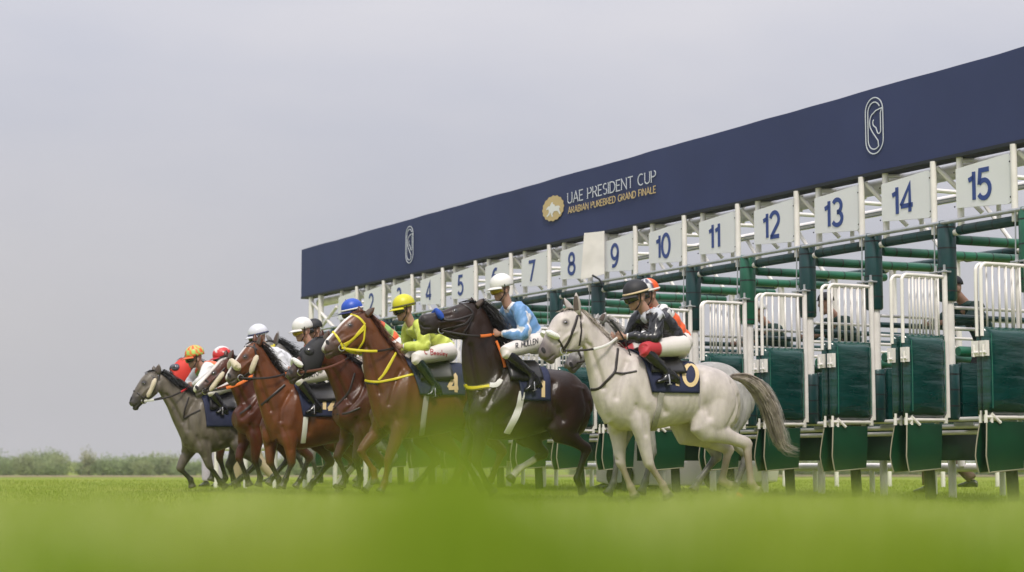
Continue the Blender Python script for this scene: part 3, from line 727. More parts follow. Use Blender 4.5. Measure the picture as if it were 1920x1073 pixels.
    for i, s in enumerate((1, -1)):
        base = hr[0][0] + hr[0][1]*.75 + np.array([-.0, s*.05, 0])
        if ears: tipp = lp(ears[i], s*.07)
        else: tipp = base + np.array([-.06, s*.03, .16])
        d = tipp - base; Ln = np.linalg.norm(d); u = d/Ln; v = np.array([.35, s*1.0, 0]); v -= u*(v @ u); v /= np.linalg.norm(v); w_ = np.cross(u, v)
        R_ = []
        for t, r in ((-.15, .030), (.1, .036), (.35, .040), (.6, .034), (.82, .020), (1.0, .004)):
            R_.append((base + d*t, w_*r, v*r*.55))
        o = MB(); o.loft(R_, 10); me2 = o.mesh('ear'); set_col(me2, np.tile(np.array(coat)*.8, (len(me2.vertices), 1))); me2.materials.append(cm); eo = link('ear', me2, root)
        o = MB(); o.loft([(p_ + v*.010*s*0 + np.array([.012, s*.008, 0]), a_*.72, b_*.6) for p_, a_, b_ in R_[1:-1]], 8); o.build('ear_hollow', mat('ear_inside', (.10, .075, .065), .9), eo)
    # mane and forelock
    mm = mat('hair_' + key, mane, .5, noise=.35, nscale=14, spec=.4)
    V = MB(); crest = [r[0] + r[1] for r in nr]
    cut = int(len(crest)*.30)
    for k in range(int(mane_n*2.2)):
        t = rng.uniform(0, 1); f = cut + t*(len(crest) - 1 - cut); i = int(min(len(crest)-2, f)); p = crest[i]*(1-(f-i)) + crest[i+1]*(f-i)
        p = p + np.array([0, rng.normal(0, .016), -.008]); ln = mane_len*rng.uniform(.55, 1.15)
        side = 1 if rng.random() < .62 else -1
        d1 = np.array([-.55, side*.35, mane_lift + rng.normal(0, .25)]); d2 = np.array([-.45, side*.42, -.75 + mane_lift*.6])
        hair(V, [p, p + d1*ln*.35, p + d1*ln*.45 + d2*ln*.45, p + d1*ln*.45 + d2*ln + rng.normal(0, .02, 3)], rng.uniform(.003, .007))
    for k in range(50):
        p = pol + np.array([rng.normal(0, .015), rng.normal(0, .02), -.005]); q = hr[6][0] + hr[6][1]
        d = (q - pol); hair(V, [p, p + d*.35 + np.array([0, rng.normal(0, .03), .03]), p + d*rng.uniform(.6, .95) + np.array([0, rng.normal(0, .05), .015])], .005)
    V.build('mane', mm, root)
    # tail
    V = MB(); dock = tr[2][0] + tr[2][1]*.9
    if tail: path = [lp(p) for p in tail]
    else: path = [dock, dock + np.array([-.16, 0, .02]), dock + np.array([-.30, 0, -.16]), dock + np.array([-.42, 0, -.45]), dock + np.array([-.55, 0, -.66])]
    Pp = catmull(path, 3)
    for k in range(520):
        o1 = rng.normal(0, 1, 3)*np.array([.5, 1, .5]); o1 /= np.linalg.norm(o1) + .3; e = rng.uniform(.62, 1.0); m_ = max(4, int(len(Pp)*e)); pts_ = []
        for i in range(m_):
            t = i/(len(Pp)-1); wd_ = (.024 + .085*math.sin(min(1, t*1.3)*math.pi*.8) + (.06*t*t if k % 5 == 0 else 0))
            pts_.append(Pp[i] + o1*wd_ + rng.normal(0, .010, 3)*t)
        hair(V, pts_, rng.uniform(.0022, .0050))
    V.build('tail', mm, root)
    HORSES[key] = h
    return h
HORSES = {}
def sculpt(h, me, lg):
    # grooves (negative) and ridges (positive) where muscle and bone show through the coat
    P = verts(me); Nn = np.empty(len(P)*3, np.float32); me.vertices.foreach_get('normal', Nn); Nn = Nn.reshape(-1, 3).astype(float)
    tree = bvh(me)
    def side(x, z, s):
        hit = tree.ray_cast(Vector((x, s*1.2, z)), Vector((0, -s, 0)))
        return np.array(hit[0]) if hit[0] is not None else np.array([x, s*.05, z])
    Q = {k: [h.lp(p) for p in J] for k, J in lg.items()}
    nr, hr, tr = h.nr, h.hr, h.tr
    el = {1: Q['nf'][0], -1: Q['ff'][0]}; st = {1: Q['nh'][1], -1: Q['fh'][1]}; hk = {1: Q['nh'][2], -1: Q['fh'][2]}; kn = {1: Q['nf'][1], -1: Q['ff'][1]}
    W = np.array([0, 0, h.wz])
    D = np.zeros(len(P))
    def line(pts, s, dep, wid):
        nonlocal D
        q = [side(p[0], p[2], s) for p in catmull([np.array(p) for p in pts], 4)]; best = np.full(len(P), 9.)
        for a, b in zip(q[:-1], q[1:]): best = np.minimum(best, segdist(P, a, b)[0])
        D = D + dep*np.exp(-(best/wid)**2)
    nb, nm, nt_ = nr[4], nr[len(nr)//2], nr[-5]
    for s in (1, -1):
        line([nt_[0] - nt_[1]*.55, nm[0] - nm[1]*.55, nb[0] - nb[1]*.62], s, -.013, .026)              # jugular groove
        line([nt_[0] + nt_[1]*.35, nm[0] + nm[1]*.25, nb[0] + nb[1]*.25], s, -.006, .05)
        sh = tr[-5][0] + np.array([.05, 0, .0])
        line([W + np.array([.10, 0, -.12]), W + np.array([.20, 0, -.30]), sh], s, -.012, .030)           # front of the shoulder blade
        line([W + np.array([.02, 0, -.14]), W + np.array([.06, 0, -.34]), el[s] + np.array([.06, 0, .14])], s, .008, .05)
        line([W + np.array([-.10, 0, -.22]), W + np.array([-.14, 0, -.42]), el[s] + np.array([-.16, 0, .06])], s, -.014, .035)   # behind the triceps
        line([el[s] + np.array([.16, 0, .12]), el[s] + np.array([.10, 0, -.02]), el[s] + np.array([.05, 0, -.16])], s, -.008, .022)
        fl = (tr[14][0]); 
        line([fl + np.array([.02, 0, .18]), fl + np.array([.06, 0, 0]), st[s] + np.array([.10, 0, .10])], s, -.016, .045)         # flank
        line([tr[8][0] + np.array([-.06, 0, .16]), tr[8][0] + np.array([-.10, 0, -.05]), st[s] + np.array([-.16, 0, .0])], s, -.009, .032)
        line([tr[5][0] + np.array([-.02, 0, .06]), tr[6][0] + np.array([-.12, 0, -.16]), hk[s] + np.array([-.0, 0, .18])], s, -.010, .026)
        for k in range(4):      # faint ribs
            x = tr[18][0] + np.array([-.06 - .07*k + .05, 0, .10]); line([x, x + np.array([-.03, 0, -.14]), x + np.array([-.02, 0, -.26])], s, -.0028, .016)
        e0 = hr[6]                                                                                      # head: brow, cheek edge, facial crest, lips
        line([hr[5][0] - hr[5][1]*.1, hr[9][0] - hr[9][1]*.02, hr[13][0] - hr[13][1]*.05], s, .007, .016)
        line([hr[1][0] - hr[1][1]*.1, hr[3][0] - hr[3][1]*.95 + np.array([-.02, 0, -.0])], s, -.010, .018)
        line([hr[7][0] - hr[7][1]*.25, hr[9][0] - hr[9][1]*.55, hr[12][0] - hr[12][1]*.75], s, -.007, .020)
        line([hr[10][0] + hr[10][1]*.45, hr[14][0] + hr[14][1]*.45], s, -.005, .02)
        line([hr[-1][0] - hr[-1][1]*.2, hr[-4][0] - hr[-4][1]*.45, hr[-8][0] - hr[-8][1]*.42], s, -.010, .009)   # mouth
        line([kn[s] + np.array([-.03, 0, .05]), kn[s] + np.array([-.03, 0, -.05])], s, -.006, .015)
    D += .004*np.sin(P[:, 0]*9 + 4*P[:, 2])*np.sin(P[:, 2]*7 + 2)*np.exp(-((P[:, 2] - h.wz + .35)/.35)**2)
    P2 = P + Nn*D[:, None]*1.8; me.vertices.foreach_set('co', P2.astype(np.float32).ravel()); me.update()
    return P2
def hair(mb, pts, w):
    pts = [np.array(p) for p in pts]; V = []; n = len(pts)
    s = rng.normal(0, 1, 3); 
    for i, p in enumerate(pts):
        t = pts[min(i+1, n-1)] - pts[max(i-1, 0)]; b = np.cross(t, s); b /= np.linalg.norm(b) + 1e-9
        k = w*(1 - .85*(i/(n-1))**1.5); V += [p - b*k, p + b*k]
    mb.add(V, [(2*i, 2*i+1, 2*i+3, 2*i+2) for i in range(n-1)])
def cast(h, px, py, tree=None):
    o = h.inv @ Vector(CAM); d = (h.inv.to_3x3() @ Vector(ray(px, py))).normalized(); t = tree or h.bvh
    hit = t.ray_cast(o, d)
    if hit[0] is None:      # just past the outline: nearest skin to the ray
        w, z = plane_l(px, py, h.l); q = Vector((w - h.w0, .0, z)); hit = t.find_nearest(q)
    return np.array(hit[0]), np.array(hit[1])
def mirror_hits(h, p):
    q, n_ = cast(h, *p); m = np.array([q[0], -q[1], q[2]])
    hit = h.bvh.find_nearest(Vector(m))
    return [(q, n_), (np.array(hit[0]), np.array(hit[1]))]
def resample(px, step=5.0):
    outp = []
    for a, b in zip(px[:-1], px[1:]):
        a, b = np.array(a, float), np.array(b, float); k = max(1, int(np.linalg.norm(b-a)/step))
        outp += [tuple(a + (b-a)*i/k) for i in range(k)]
    return outp + [tuple(px[-1])]
def strap_pts(h, px, tree=None, mirror=False):
    pts = [cast(h, *p, tree) for p in resample(px)]
    if mirror:
        o = []
        for q, n_ in pts:
            hit = (tree or h.bvh).find_nearest(Vector((q[0], -q[1], q[2]))); o.append((np.array(hit[0]), np.array(hit[1])))
        pts = o
    # ease out jumps
    P = np.array([p for p, _ in pts]); Nn = np.array([n_ for _, n_ in pts])
    for _ in range(2):
        if len(P) > 2: P[1:-1] = (P[:-2] + 2*P[1:-1] + P[2:])/4; Nn[1:-1] = (Nn[:-2] + 2*Nn[1:-1] + Nn[2:])/4
    return P, Nn
def strap(mb, h, px, width, thick=.010, mirror=True, tree=None, lift=.002):
    for m in ((False, True) if mirror else (False,)):
        P, Nn = strap_pts(h, px, tree, m); V = []; n = len(P)
        for i in range(n):
            t = P[min(i+1, n-1)] - P[max(i-1, 0)]; t /= np.linalg.norm(t) + 1e-9; nn = Nn[i] - t*(Nn[i] @ t); nn /= np.linalg.norm(nn) + 1e-9; b = np.cross(t, nn)
            for a, c_ in ((-1, lift-.006), (-1, lift+thick*.7), (-.6, lift+thick), (.6, lift+thick), (1, lift+thick*.7), (1, lift-.006)):
                V.append(P[i] + b*a*width/2 + nn*c_)
        k = 6; Fc = [(i*k+j, i*k+(j+1) % k, (i+1)*k+(j+1) % k, (i+1)*k+j) for i in range(n-1) for j in range(k)] + [tuple(range(k)), tuple((n-1)*k + j for j in range(k))]
        mb.add(V, Fc)
def ring(mb, c, nrm, r, tube=.006):
    nrm = np.array(nrm)/np.linalg.norm(nrm); a = np.cross(nrm, (0, 0, 1)); a /= np.linalg.norm(a); b = np.cross(nrm, a)
    mb.tube([c + (a*math.cos(x) + b*math.sin(x))*r for x in np.linspace(0, 2*math.pi, 17)], tube, 6, cap=False)
def fleece(h, px, rad, m, name='fleece_roll', parent=None, mirror=True, flat=.75, smooth=3):
    for mir in ((False, True) if mirror else (False,)):
        P, Nn = strap_pts(h, px, None, mir); n = len(P); P2 = P + Nn*rad*.55
        r = [rad*(.55 if i in (0, n-1) else 1.0)*rng.uniform(.93, 1.07) for i in range(n)]
        o = MB(); o.tube(P2, r, 12, flat=flat, up=Nn[0]); o.build(name, m, parent or h.root)
def wrap_cloth(h, fr, rr, zlow, m, name, off=.012, nx=16, na=40, parent=None, slope=0.0, deg=112):
    # cloth laid over the back between two stations (each: x on the back, x at the hem), hanging to a height on both flanks
    Pg = []
    for i in range(nx+1):
        zc = h.wz - .36; row = []
        for j in range(na+1):
            a = -1.0 + 2.0*j/na; an = a*R(deg); u = min(1, abs(a)*1.1)
            xf = fr[0] + (fr[1]-fr[0])*u; xr = rr[0] + (rr[1]-rr[0])*u; x = xf + (xr - xf)*i/nx
            d = Vector((0, math.sin(an), math.cos(an))); o_ = Vector((x, 0, zc)) + d*1.2
            hit = h.bvh.ray_cast(o_, -d)
            q = np.array(hit[0]) if hit[0] is not None else np.array(Vector((x, 0, zc)) + d*.3)
            row.append(q + np.array(d)*(off + .004*math.sin(9*x + 5*a)))
        Pg.append(row)
    Pg = np.array(Pg)
    for _ in range(3): Pg[1:-1] = (Pg[:-2] + 2*Pg[1:-1] + Pg[2:])/4
    # cut below zlow: slide points up onto the hem
    for i in range(nx+1):
        for sgn in (0, 1):
            idx = range(na//2, na+1) if sgn else range(na//2, -1, -1)
            last = None; row = [Pg[i][j].copy() for j in idx]; zl = zlow + slope*(i/nx - .5)
            pl = [row[0]]
            for q in row[1:]:
                if q[2] >= zl: pl.append(q)
                else:
                    p0 = pl[-1]; t = (p0[2] - zl)/(p0[2] - q[2] + 1e-9); pl.append(p0 + (q - p0)*min(1, max(0, t))); break
            pl = np.array(pl); sl = np.concatenate([[0], np.cumsum(np.linalg.norm(np.diff(pl, axis=0), axis=1))])
            tt = np.linspace(0, sl[-1], len(row)); new = np.stack([np.interp(tt, sl, pl[:, k]) for k in range(3)], 1)
            for q, j in zip(new, idx): Pg[i][j] = q
    mb = MB(); mb.grid(Pg); o = mb.build(name, m, parent or h.root, autosmooth=False)
    sm = o.modifiers.new('thick', 'SOLIDIFY'); sm.thickness = .010; sm.offset = 1
    return o, BVHTree.FromPolygons([Vector(v) + Vector((0, 0, 0)) for v in mb.v], mb.f)
def px_letters(h, tree, txt, base, end, height, bold, m, name, parent, gap=.22, lift=.014, up=None):
    # writing that lies on a curved surface: strokes carried onto it
    lay, W = lay_text(txt, gap); b = np.array(base, float); e = np.array(end, float); ux = (e - b)/W
    uy = np.array(up if up is not None else (0, -1.0))*height
    mb = MB()
    for ch, pls, _ in lay:
        for pl in pls:
            px = [tuple(b + ux*a + uy*c_) for a, c_ in pl]
            P, Nn = strap_pts_raw(h, px, tree)
            n = len(P); V = []
            for i in range(n):
                t = P[min(i+1, n-1)] - P[max(i-1, 0)]; t /= np.linalg.norm(t) + 1e-9; bb = np.cross(t, Nn[i]); bb /= np.linalg.norm(bb) + 1e-9
                V += [P[i] + bb*bold/2 + Nn[i]*lift, P[i] - bb*bold/2 + Nn[i]*lift]
            mb.add(V, [(2*i, 2*i+1, 2*i+3, 2*i+2) for i in range(n-1)])
    return mb.build(name, m, parent, smooth=False)
def strap_pts_raw(h, px, tree):
    pts = [cast(h, *p, tree) for p in resample(px, 3.0)]; P = np.array([p for p, _ in pts]); Nn = np.array([n_ for _, n_ in pts])
    cdir = np.array(h.inv @ Vector(CAM)) - P.mean(0)
    Nn = np.array([n_ if n_ @ cdir > 0 else -n_ for n_ in Nn])
    return P, Nn
CM_DARK = coat_mat('bay', .32, 6, .33); CM_STEEL = coat_mat('steel', .30, 14, .38); CM_PALE = coat_mat('pale', .13, 13, .5)
make_horse('J', 14, (1178, 658), 'white grey racehorse with navy number 10 cloth and white noseband, nearest the camera', (.50,.450,.420), (.29,.235,.18), (.14,.115,.115), (.36,.31,.27), CM_PALE,
  torso=[((1380,742),(1377,775),.09), ((1371,714),(1366,800),.17), ((1348,694),(1342,805),.245), ((1318,686),(1312,788),.262), ((1285,682),(1280,795),.27), ((1240,680),(1240,803),.272), ((1200,668),(1206,807),.26), ((1172,658),(1178,808),.235), ((1142,690),(1152,802),.20), ((1122,735),(1130,782),.12)],
  neck=[((1192,662),(1136,798),.175), ((1152,645),(1114,748),.14), ((1127,622),(1104,702),.108), ((1104,598),(1098,665),.09), ((1085,580),(1092,642),.082)],
  head=[((1076,579),(1094,640),.078), ((1056,583),(1090,650),.098), ((1039,596),(1075,661),.095), ((1026,621),(1058,665),.077), ((1016,642),(1043,673),.064), ((1010,659),(1031,680),.054), ((1012,670),(1022,679),.03)],
  legs={'nf': [(1198,785),(1216,868),(1242,908),(1254,934)], 'ff': [(1158,795),(1163,866),(1182,912),(1192,935)], 'nh': [(1340,752),(1318,800),(1400,832),(1408,905),(1424,926)], 'fh': [(1345,755),(1278,805),(1366,842),(1354,902),(1378,914)]},
  ears=[(1080,549),(1058,559)], eye=(1061,605), nostril=(1019,657), tail=[(1372,706),(1396,710),(1420,728),(1440,760),(1452,800),(1466,836),(1496,846)], mane_len=.14, mane_n=110, mane_lift=.05)
make_horse('K', 13, (1212, 672), 'grey racehorse mostly hidden behind the white horse, under the orange capped rider', (.36,.35,.335), (.10,.095,.09), (.10,.09,.09), (.42,.40,.38), CM_STEEL,
  neck=[((1225,678),(1165,805),.175),((1190,662),(1150,750),.14),((1165,640),(1138,708),.11),((1145,612),(1130,675),.092),((1128,597),(1128,650),.082)],
  head=[((1122,597),(1128,652),.078),((1106,602),(1118,662),.098),((1093,620),(1104,672),.094),((1079,646),(1092,683),.077),((1067,668),(1083,694),.062),((1060,682),(1072,697),.052),((1062,690),(1066,696),.03)],
  legs={'nf': [(.12,-.66),(.02,-1.0),(.10,-1.30),(.16,-1.44)], 'ff': [(.12,-.66),(.28,-1.02),(.34,-1.32),(.42,-1.45)]},
  ears=[(1136,586),(1122,588)], nostril=(1071,684), mane_len=.2, mane_n=200, mane_lift=.35)
make_horse('I', 12, (946, 677), 'dark brown racehorse with a blue noseband throwing its head up', (.021,.0105,.0065), (.014,.010,.008), (.030,.024,.022), (.010,.008,.007), CM_DARK,
  torso=[((1100,755),(1098,795),.09), ((1092,725),(1087,815),.17), ((1070,701),(1064,825),.245), ((1040,693),(1036,808),.265), ((1005,690),(1004,815),.28), ((975,684),(978,822),.275), ((945,678),(950,825),.255), ((918,690),(925,825),.235), ((898,715),(905,818),.2), ((886,748),(892,795),.12)],
  neck=[((965,680),(896,812),.175), ((938,650),(880,760),.14), ((924,615),(870,710),.11), ((912,587),(866,668),.092), ((898,569),(868,640),.082)],
  head=[((893,567),(872,634),.078), ((874,567),(862,637),.098), ((855,572),(846,634),.094), ((830,582),(822,626),.076), ((808,587),(804,626),.064), ((791,590),(792,624),.056), ((785,598),(787,614),.034)],
  legs={'nf': [(905,800),(893,866),(912,906),(926,926)], 'ff': [(892,795),(868,856),(892,898),(905,922)], 'nh': [(1070,752),(1048,805),(1100,842),(1082,897),(1094,926)], 'fh': [(1070,752),(985,812),(1020,851),(972,880),(955,902)]},
  ears=[(908,560),(884,557)], eye=(854,582), nostril=(793,598), socks=('fh',), mane_len=.26, mane_n=320, mane_lift=.15)
make_horse('G', 11, (757, 677), 'chestnut racehorse in a bright yellow bridle with a white snip on its nose', (.110,.040,.015), (.12,.034,.012), (.085,.055,.045), (.12,.035,.015), CM_DARK,
  torso=[((935,738),(933,790),.09), ((926,706),(920,812),.17), ((905,690),(898,822),.245), ((870,684),(866,806),.265), ((838,684),(836,812),.28), ((805,686),(806,818),.275), ((775,682),(778,822),.255), ((747,684),(752,822),.235), ((722,705),(728,812),.205), ((703,742),(708,790),.13)],
  neck=[((775,680),(712,808),.18), ((745,662),(694,755),.145), ((722,635),(684,705),.112), ((703,608),(680,668),.094), ((688,588),(682,648),.082)],
  head=[((684,584),(684,648),.078), ((664,587),(676,656),.098), ((643,602),(655,662),.096), ((625,622),(638,665),.079), ((612,636),(624,669),.066), ((606,648),(615,669),.057), ((607,659),(610,667),.034)],
  legs={'nf': [(752,800),(728,862),(722,905),(712,925)], 'ff': [(715,800),(676,846),(700,882),(704,908)]},
  ears=[(702,577),(672,574)], eye=(657,610), nostril=(614,642), blaze=.028, mane_len=.2, mane_n=180, mane_lift=.0)
make_horse('F', 10, (690, 700), 'bay racehorse in a black blinker hood with a white noseband', (.066,.019,.008), (.018,.012,.010), (.05,.035,.03), (.014,.010,.008), CM_DARK,
  neck=[((708,700),(655,815),.175), ((680,688),(637,770),.14), ((655,672),(623,728),.11), ((632,652),(612,700),.092), ((612,634),(600,684),.082)],
  head=[((607,632),(600,684),.078), ((590,637),(594,694),.098), ((577,648),(582,702),.094), ((560,668),(568,709),.077),((546,686),(556,716),.062),((538,698),(547,718),.052),((539,708),(542,716),.03)],
  legs={'nf': [(680,805),(668,860),(676,897),(668,916)], 'ff': [(655,810),(632,856),(648,892),(640,914)]},
  ears=[(617,620),(604,617)], eye=(580,659), nostril=(545,697), mane_len=.18)
make_horse('D', 9, (549, 721), 'bright bay racehorse with a cream fleece noseband and navy number 12 cloth', (.125,.041,.014), (.020,.014,.011), (.09,.07,.062), (.020,.012,.009), CM_DARK,
  torso=[((712,775),(710,815),.09), ((703,748),(699,835),.17), ((682,733),(677,842),.245), ((652,728),(648,830),.265), ((620,727),(618,832),.28), ((590,727),(592,838),.275), ((565,724),(568,842),.255), ((542,724),(548,842),.235), ((521,742),(528,835),.2), ((503,772),(508,815),.12)],
  neck=[((565,722),(511,830),.175), ((537,708),(494,785),.14), ((515,688),(480,740),.11), ((500,665),(475,712),.092), ((486,645),(478,695),.082)],
  head=[((483,641),(480,690),.078),((468,643),(474,698),.098),((455,656),(464,706),.094),((441,675),(452,714),.077),((430,692),(444,719),.062),((424,704),(434,721),.054),((424,713),(428,720),.032)],
  legs={'nf': [(542,820),(547,867),(536,897),(528,916)], 'ff': [(508,820),(506,866),(522,897),(526,916)], 'nh': [(.0-1.02,-.40),(-.86,-.70),(-1.15,-.95),(-1.0,-1.24),(-.92,-1.34)], 'fh': [(-1.02,-.40),(-.75,-.68),(-.95,-.95),(-.72,-1.18),(-.64,-1.3)]},
  ears=[(490,628),(478,626)], eye=(460,669), nostril=(430,704), blaze=.02, socks=('nh','fh'), mane_len=.2)
make_horse('C', 8, (497, 716), 'bay racehorse with a broad white blaze and cream fleece cheek roll', (.075,.020,.008), (.016,.012,.010), (.10,.085,.08), (.014,.010,.008), CM_DARK,
  neck=[((512,722),(466,830),.175), ((485,706),(454,785),.14), ((465,690),(441,752),.11), ((447,677),(433,730),.092), ((431,668),(426,712),.082)],
  head=[((428,668),(428,715),.078), ((414,672),(412,724),.098), ((402,685),(400,730),.094), ((387,701),(390,736),.077),((373,714),(380,742),.064),((364,724),(371,743),.056),((364,733),(367,741),.034)],
  legs={'nf': [(482,815),(478,862),(488,895),(484,913)], 'ff': [(462,815),(448,858),(462,893),(468,912)]},
  ears=[(437,656),(424,656)], eye=(401,700), nostril=(369,727), blaze=.05, mane_len=.16)
make_horse('A', 7, (372, 738), 'steel grey racehorse leading the field with a cream fleece cheek roll and black mane', (.125,.107,.084), (.020,.018,.015), (.045,.040,.038), (.010,.010,.010), CM_STEEL,
  torso=[((496,790),(494,822),.09), ((489,762),(483,842),.17), ((470,748),(464,848),.245), ((445,745),(440,838),.265), ((422,744),(420,842),.28), ((400,744),(402,848),.275), ((380,739),(382,850),.255), ((364,744),(370,850),.235), ((347,768),(355,845),.2), ((336,795),(342,825),.12)],
  neck=[((385,738),(345,838),.17), ((360,735),(331,805),.135), ((338,725),(317,772),.105), ((318,712),(306,750),.088), ((298,699),(297,733),.08)],
  head=[((294,696),(294,733),.075),((280,697),(291,741),.096),((268,706),(279,750),.092),((257,722),(268,757),.077),((248,739),(260,764),.064),((244,751),(253,767),.056),((246,760),(249,766),.034)],
  legs={'nf': [(382,836),(392,872),(412,902),(424,915)], 'ff': [(357,838),(337,878),(357,899),(361,915)], 'nh': [(470,790),(452,836),(484,868),(452,897),(438,911)], 'fh': [(470,790),(448,838),(430,872),(438,900),(446,914)]},
  ears=[(298,683),(288,686)], eye=(270,718), nostril=(246,748), mane_len=.24, mane_n=260, mane_lift=.35)
make_horse('B', 6.1, (428, 722), 'brown racehorse in a red blinker hood behind the leading grey', (.07,.022,.011), (.014,.011,.010), (.05,.035,.03), (.010,.009,.008), CM_DARK,
  neck=[((440,728),(400,825),.17),((415,714),(385,785),.135),((390,696),(370,750),.105),((370,680),(360,728),.09),((356,671),(354,708),.08)],
  head=[((352,672),(355,712),.078),((341,674),(347,722),.098),((329,684),(335,728),.092),((318,700),(325,735),.075),((308,714),(317,741),.06),((303,725),(311,742),.05),((304,733),(307,740),.03)],
  ears=[(362,661),(350,662)], eye=(330,690), mane_len=.22)
make_horse('E', 5.3, (598, 729), 'dark grey racehorse in a yellow bridle with spiky black mane behind the bright bay', (.23,.22,.21), (.04,.038,.035), (.06,.055,.05), (.010,.010,.010), CM_STEEL,
  neck=[((610,735),(570,815),.17),((585,712),(552,770),.135),((558,680),(534,725),.105),((535,652),(521,700),.09),((517,640),(513,682),.08)],
  head=[((514,640),(512,682),.078),((500,641),(505,692),.098),((487,652),(493,700),.092),((474,668),(482,706),.075),((463,682),(473,712),.06),((457,693),(466,713),.05),((458,702),(461,710),.03)],
  ears=[(522,621),(499,626)], eye=(489,651), mane_len=.25, mane_n=260, mane_lift=.5)
# ================================================================== riders
SKIN = mat('skin', (.36, .205, .145), .55, noise=.08, nscale=20)
def fabric(name, col, rough=.55, sheen=.2, bump=.5, bscale=11): return mat('silk_' + name, col, rough, noise=.10, nscale=5, bump=bump, bscale=bscale, sheen=sheen)
SILKA = mat('silk_colours', (.5, .5, .5), .5, noise=.08, nscale=6, bump=.55, bscale=10, attr=True, sheen=.15)
SILKG = mat('silk_glossy', (.5, .5, .5), .26, noise=.1, nscale=6, bump=.7, bscale=11, attr=True, spec=.5)
BREE = fabric('breeches', (.66, .62, .585), .6, .1, .35, 9)
BOOT = mat('boot_black', (.010, .010, .011), .22, bump=.1, bscale=14, spec=.6)
BOOTG = mat('boot_dark_green', (.006, .016, .012), .25, bump=.3, bscale=10, spec=.6)
GOGG = mat('goggle_dark', (.008, .008, .010), .1, spec=.8)
GOGY = mat('goggle_amber', (.30, .20, .01), .12, spec=.8)
LETTER = mat('letter_dark', (.03, .03, .04), .6)
LETTERR = mat('letter_red', (.35, .03, .04), .6)
T_RIDER = dict(neck=(-.105,-.185), shoulder=(-.21,-.25), elbow=(-.30,-.50), hand=(.02,-.50), hip=(-.53,-.60), knee=(-.09,-.70), ankle=(-.42,-.96), toe=(-.29,-1.11), heel=(-.47,-1.06))
RIDERS = {}
def make_rider(key, label, helm, silk, helmet_mat, px=None, silk_fn=None, silk_mat=None, breeches=None, boots=BOOT, goggles=GOGG, tilt=14, band=None, shin=None, group='jockeys on the racehorses', peak_mat=None, cap_fn=None):
    h = HORSES[key]; px = px or {}
    root = empty('person', tuple(h.mat.translation), YAW); tag(root, label, 'person', group)
    S = dict(neck=0, shoulder=.165, elbow=.25, hand=.075, hip=.10, knee=.265, ankle=.275, toe=.29, heel=.275)
    c = h.lp(helm)
    def J(k, s):
        if k in px: q = h.lp(px[k], S[k]); q = np.array([q[0], s*S[k], q[2]])
        else: q = np.array([c[0] + T_RIDER[k][0], s*S[k], c[2] + T_RIDER[k][1]])
        return q
    th = R(tilt); f = np.array([math.cos(th), 0, -math.sin(th)]); u = np.array([math.sin(th), 0, math.cos(th)]); y = np.array([0, 1.0, 0])
    hc = c - u*.035
    def hp_(a, b, d): return hc + f*a + y*b + u*d
    nk = J('neck', 0); jo = {s: {k: J(k, s) for k in T_RIDER} for s in (1, -1)}
    shc = (jo[1]['shoulder'] + jo[-1]['shoulder'])/2; hpc = (jo[1]['hip'] + jo[-1]['hip'])/2
    ax = shc - hpc; La = np.linalg.norm(ax); ax /= La; bk = np.cross(np.array([0, 1.0, 0]), ax); bk = -bk if bk[2] < 0 else bk    # bk: out of the back
    spine = [hpc - ax*.05, hpc, hpc + ax*La*.35 + bk*.03, hpc + ax*La*.7 + bk*.035, shc + bk*.0, shc + (nk - shc)*.55, nk]
    # ---- body: one continuous skin (head, neck, trunk, arms with hands, legs)
    b = MB()
    b.ball(hp_(-.005, 0, .02), (.098, .077, .105), (f, y, u)); b.ball(hp_(.030, 0, -.055), (.062, .056, .075), (f, y, u)); b.ball(hp_(.070, 0, -.095), (.030, .030, .026), (f, y, u))
    b.loft([(hp_(.085, 0, .012), f*.012, y*.010), (hp_(.108, 0, -.018), f*.016, y*.013), (hp_(.118, 0, -.034), f*.018, y*.017), (hp_(.095, 0, -.048), f*.01, y*.012)], 10)
    b.ball(hp_(.086, 0, -.068), (.020, .026, .010), (f, y, u)); b.ball(hp_(.084, 0, .030), (.022, .058, .014), (f, y, u))
    for s in (1, -1): b.ball(hp_(-.012, s*.078, -.022), (.024, .010, .034), (f, y, u))
    b.tube([hp_(-.02, 0, -.05), nk + ax*.0, shc], [.054, .056, .06], 12)
    b.tube(spine[:-1], [.09, .10, .09, .10, .08, .05], 12)
    for s in (1, -1):
        q = jo[s]; wr = q['elbow'] + (q['hand'] - q['elbow'])*.86
        b.tube([q['shoulder'], q['elbow'], wr], [.04, .035, .026], 10)
        d = q['hand'] - wr; d /= np.linalg.norm(d); dn = np.array([0, 0, -1.0]); dn -= d*(dn @ d); dn /= np.linalg.norm(dn); la = np.cross(d, dn)
        pc = wr + d*.045; b.ball(pc, (.045, .038, .020), (d, dn, la))
        for k in range(4):
            r0 = pc + d*.03 + dn*(-.028 + .019*k); L_ = (.034, .040, .037, .030)[k]; inw = -la*s*np.sign(la[1] if abs(la[1]) > .1 else 1)
            b.tube([pc + dn*(-.026 + .018*k), r0 + d*.012, r0 + d*(.012 + L_*.35) + inw*.016, r0 + d*.008 + inw*.034], [.0105, .0100, .0095, .0085], 7)
        b.tube([pc - d*.012 - dn*.022, pc + d*.012 - dn*.046, pc + d*.036 - dn*.048], [.0125, .0115, .010], 7)
        b.tube([q['hip'], q['knee'], q['ankle']], [.07, .045, .030], 10)
    me = organic(b, .0085, 2, 'body'); me.materials.append(SKIN); link('body', me, root)
    # ---- jacket
    b = MB(); A = catmull([np.concatenate([p, r]) for p, r in zip(spine, [(.105,.150),(.125,.160),(.120,.150),(.125,.168),(.100,.165),(.072,.10),(.055,.058)])], 4); Rn = []
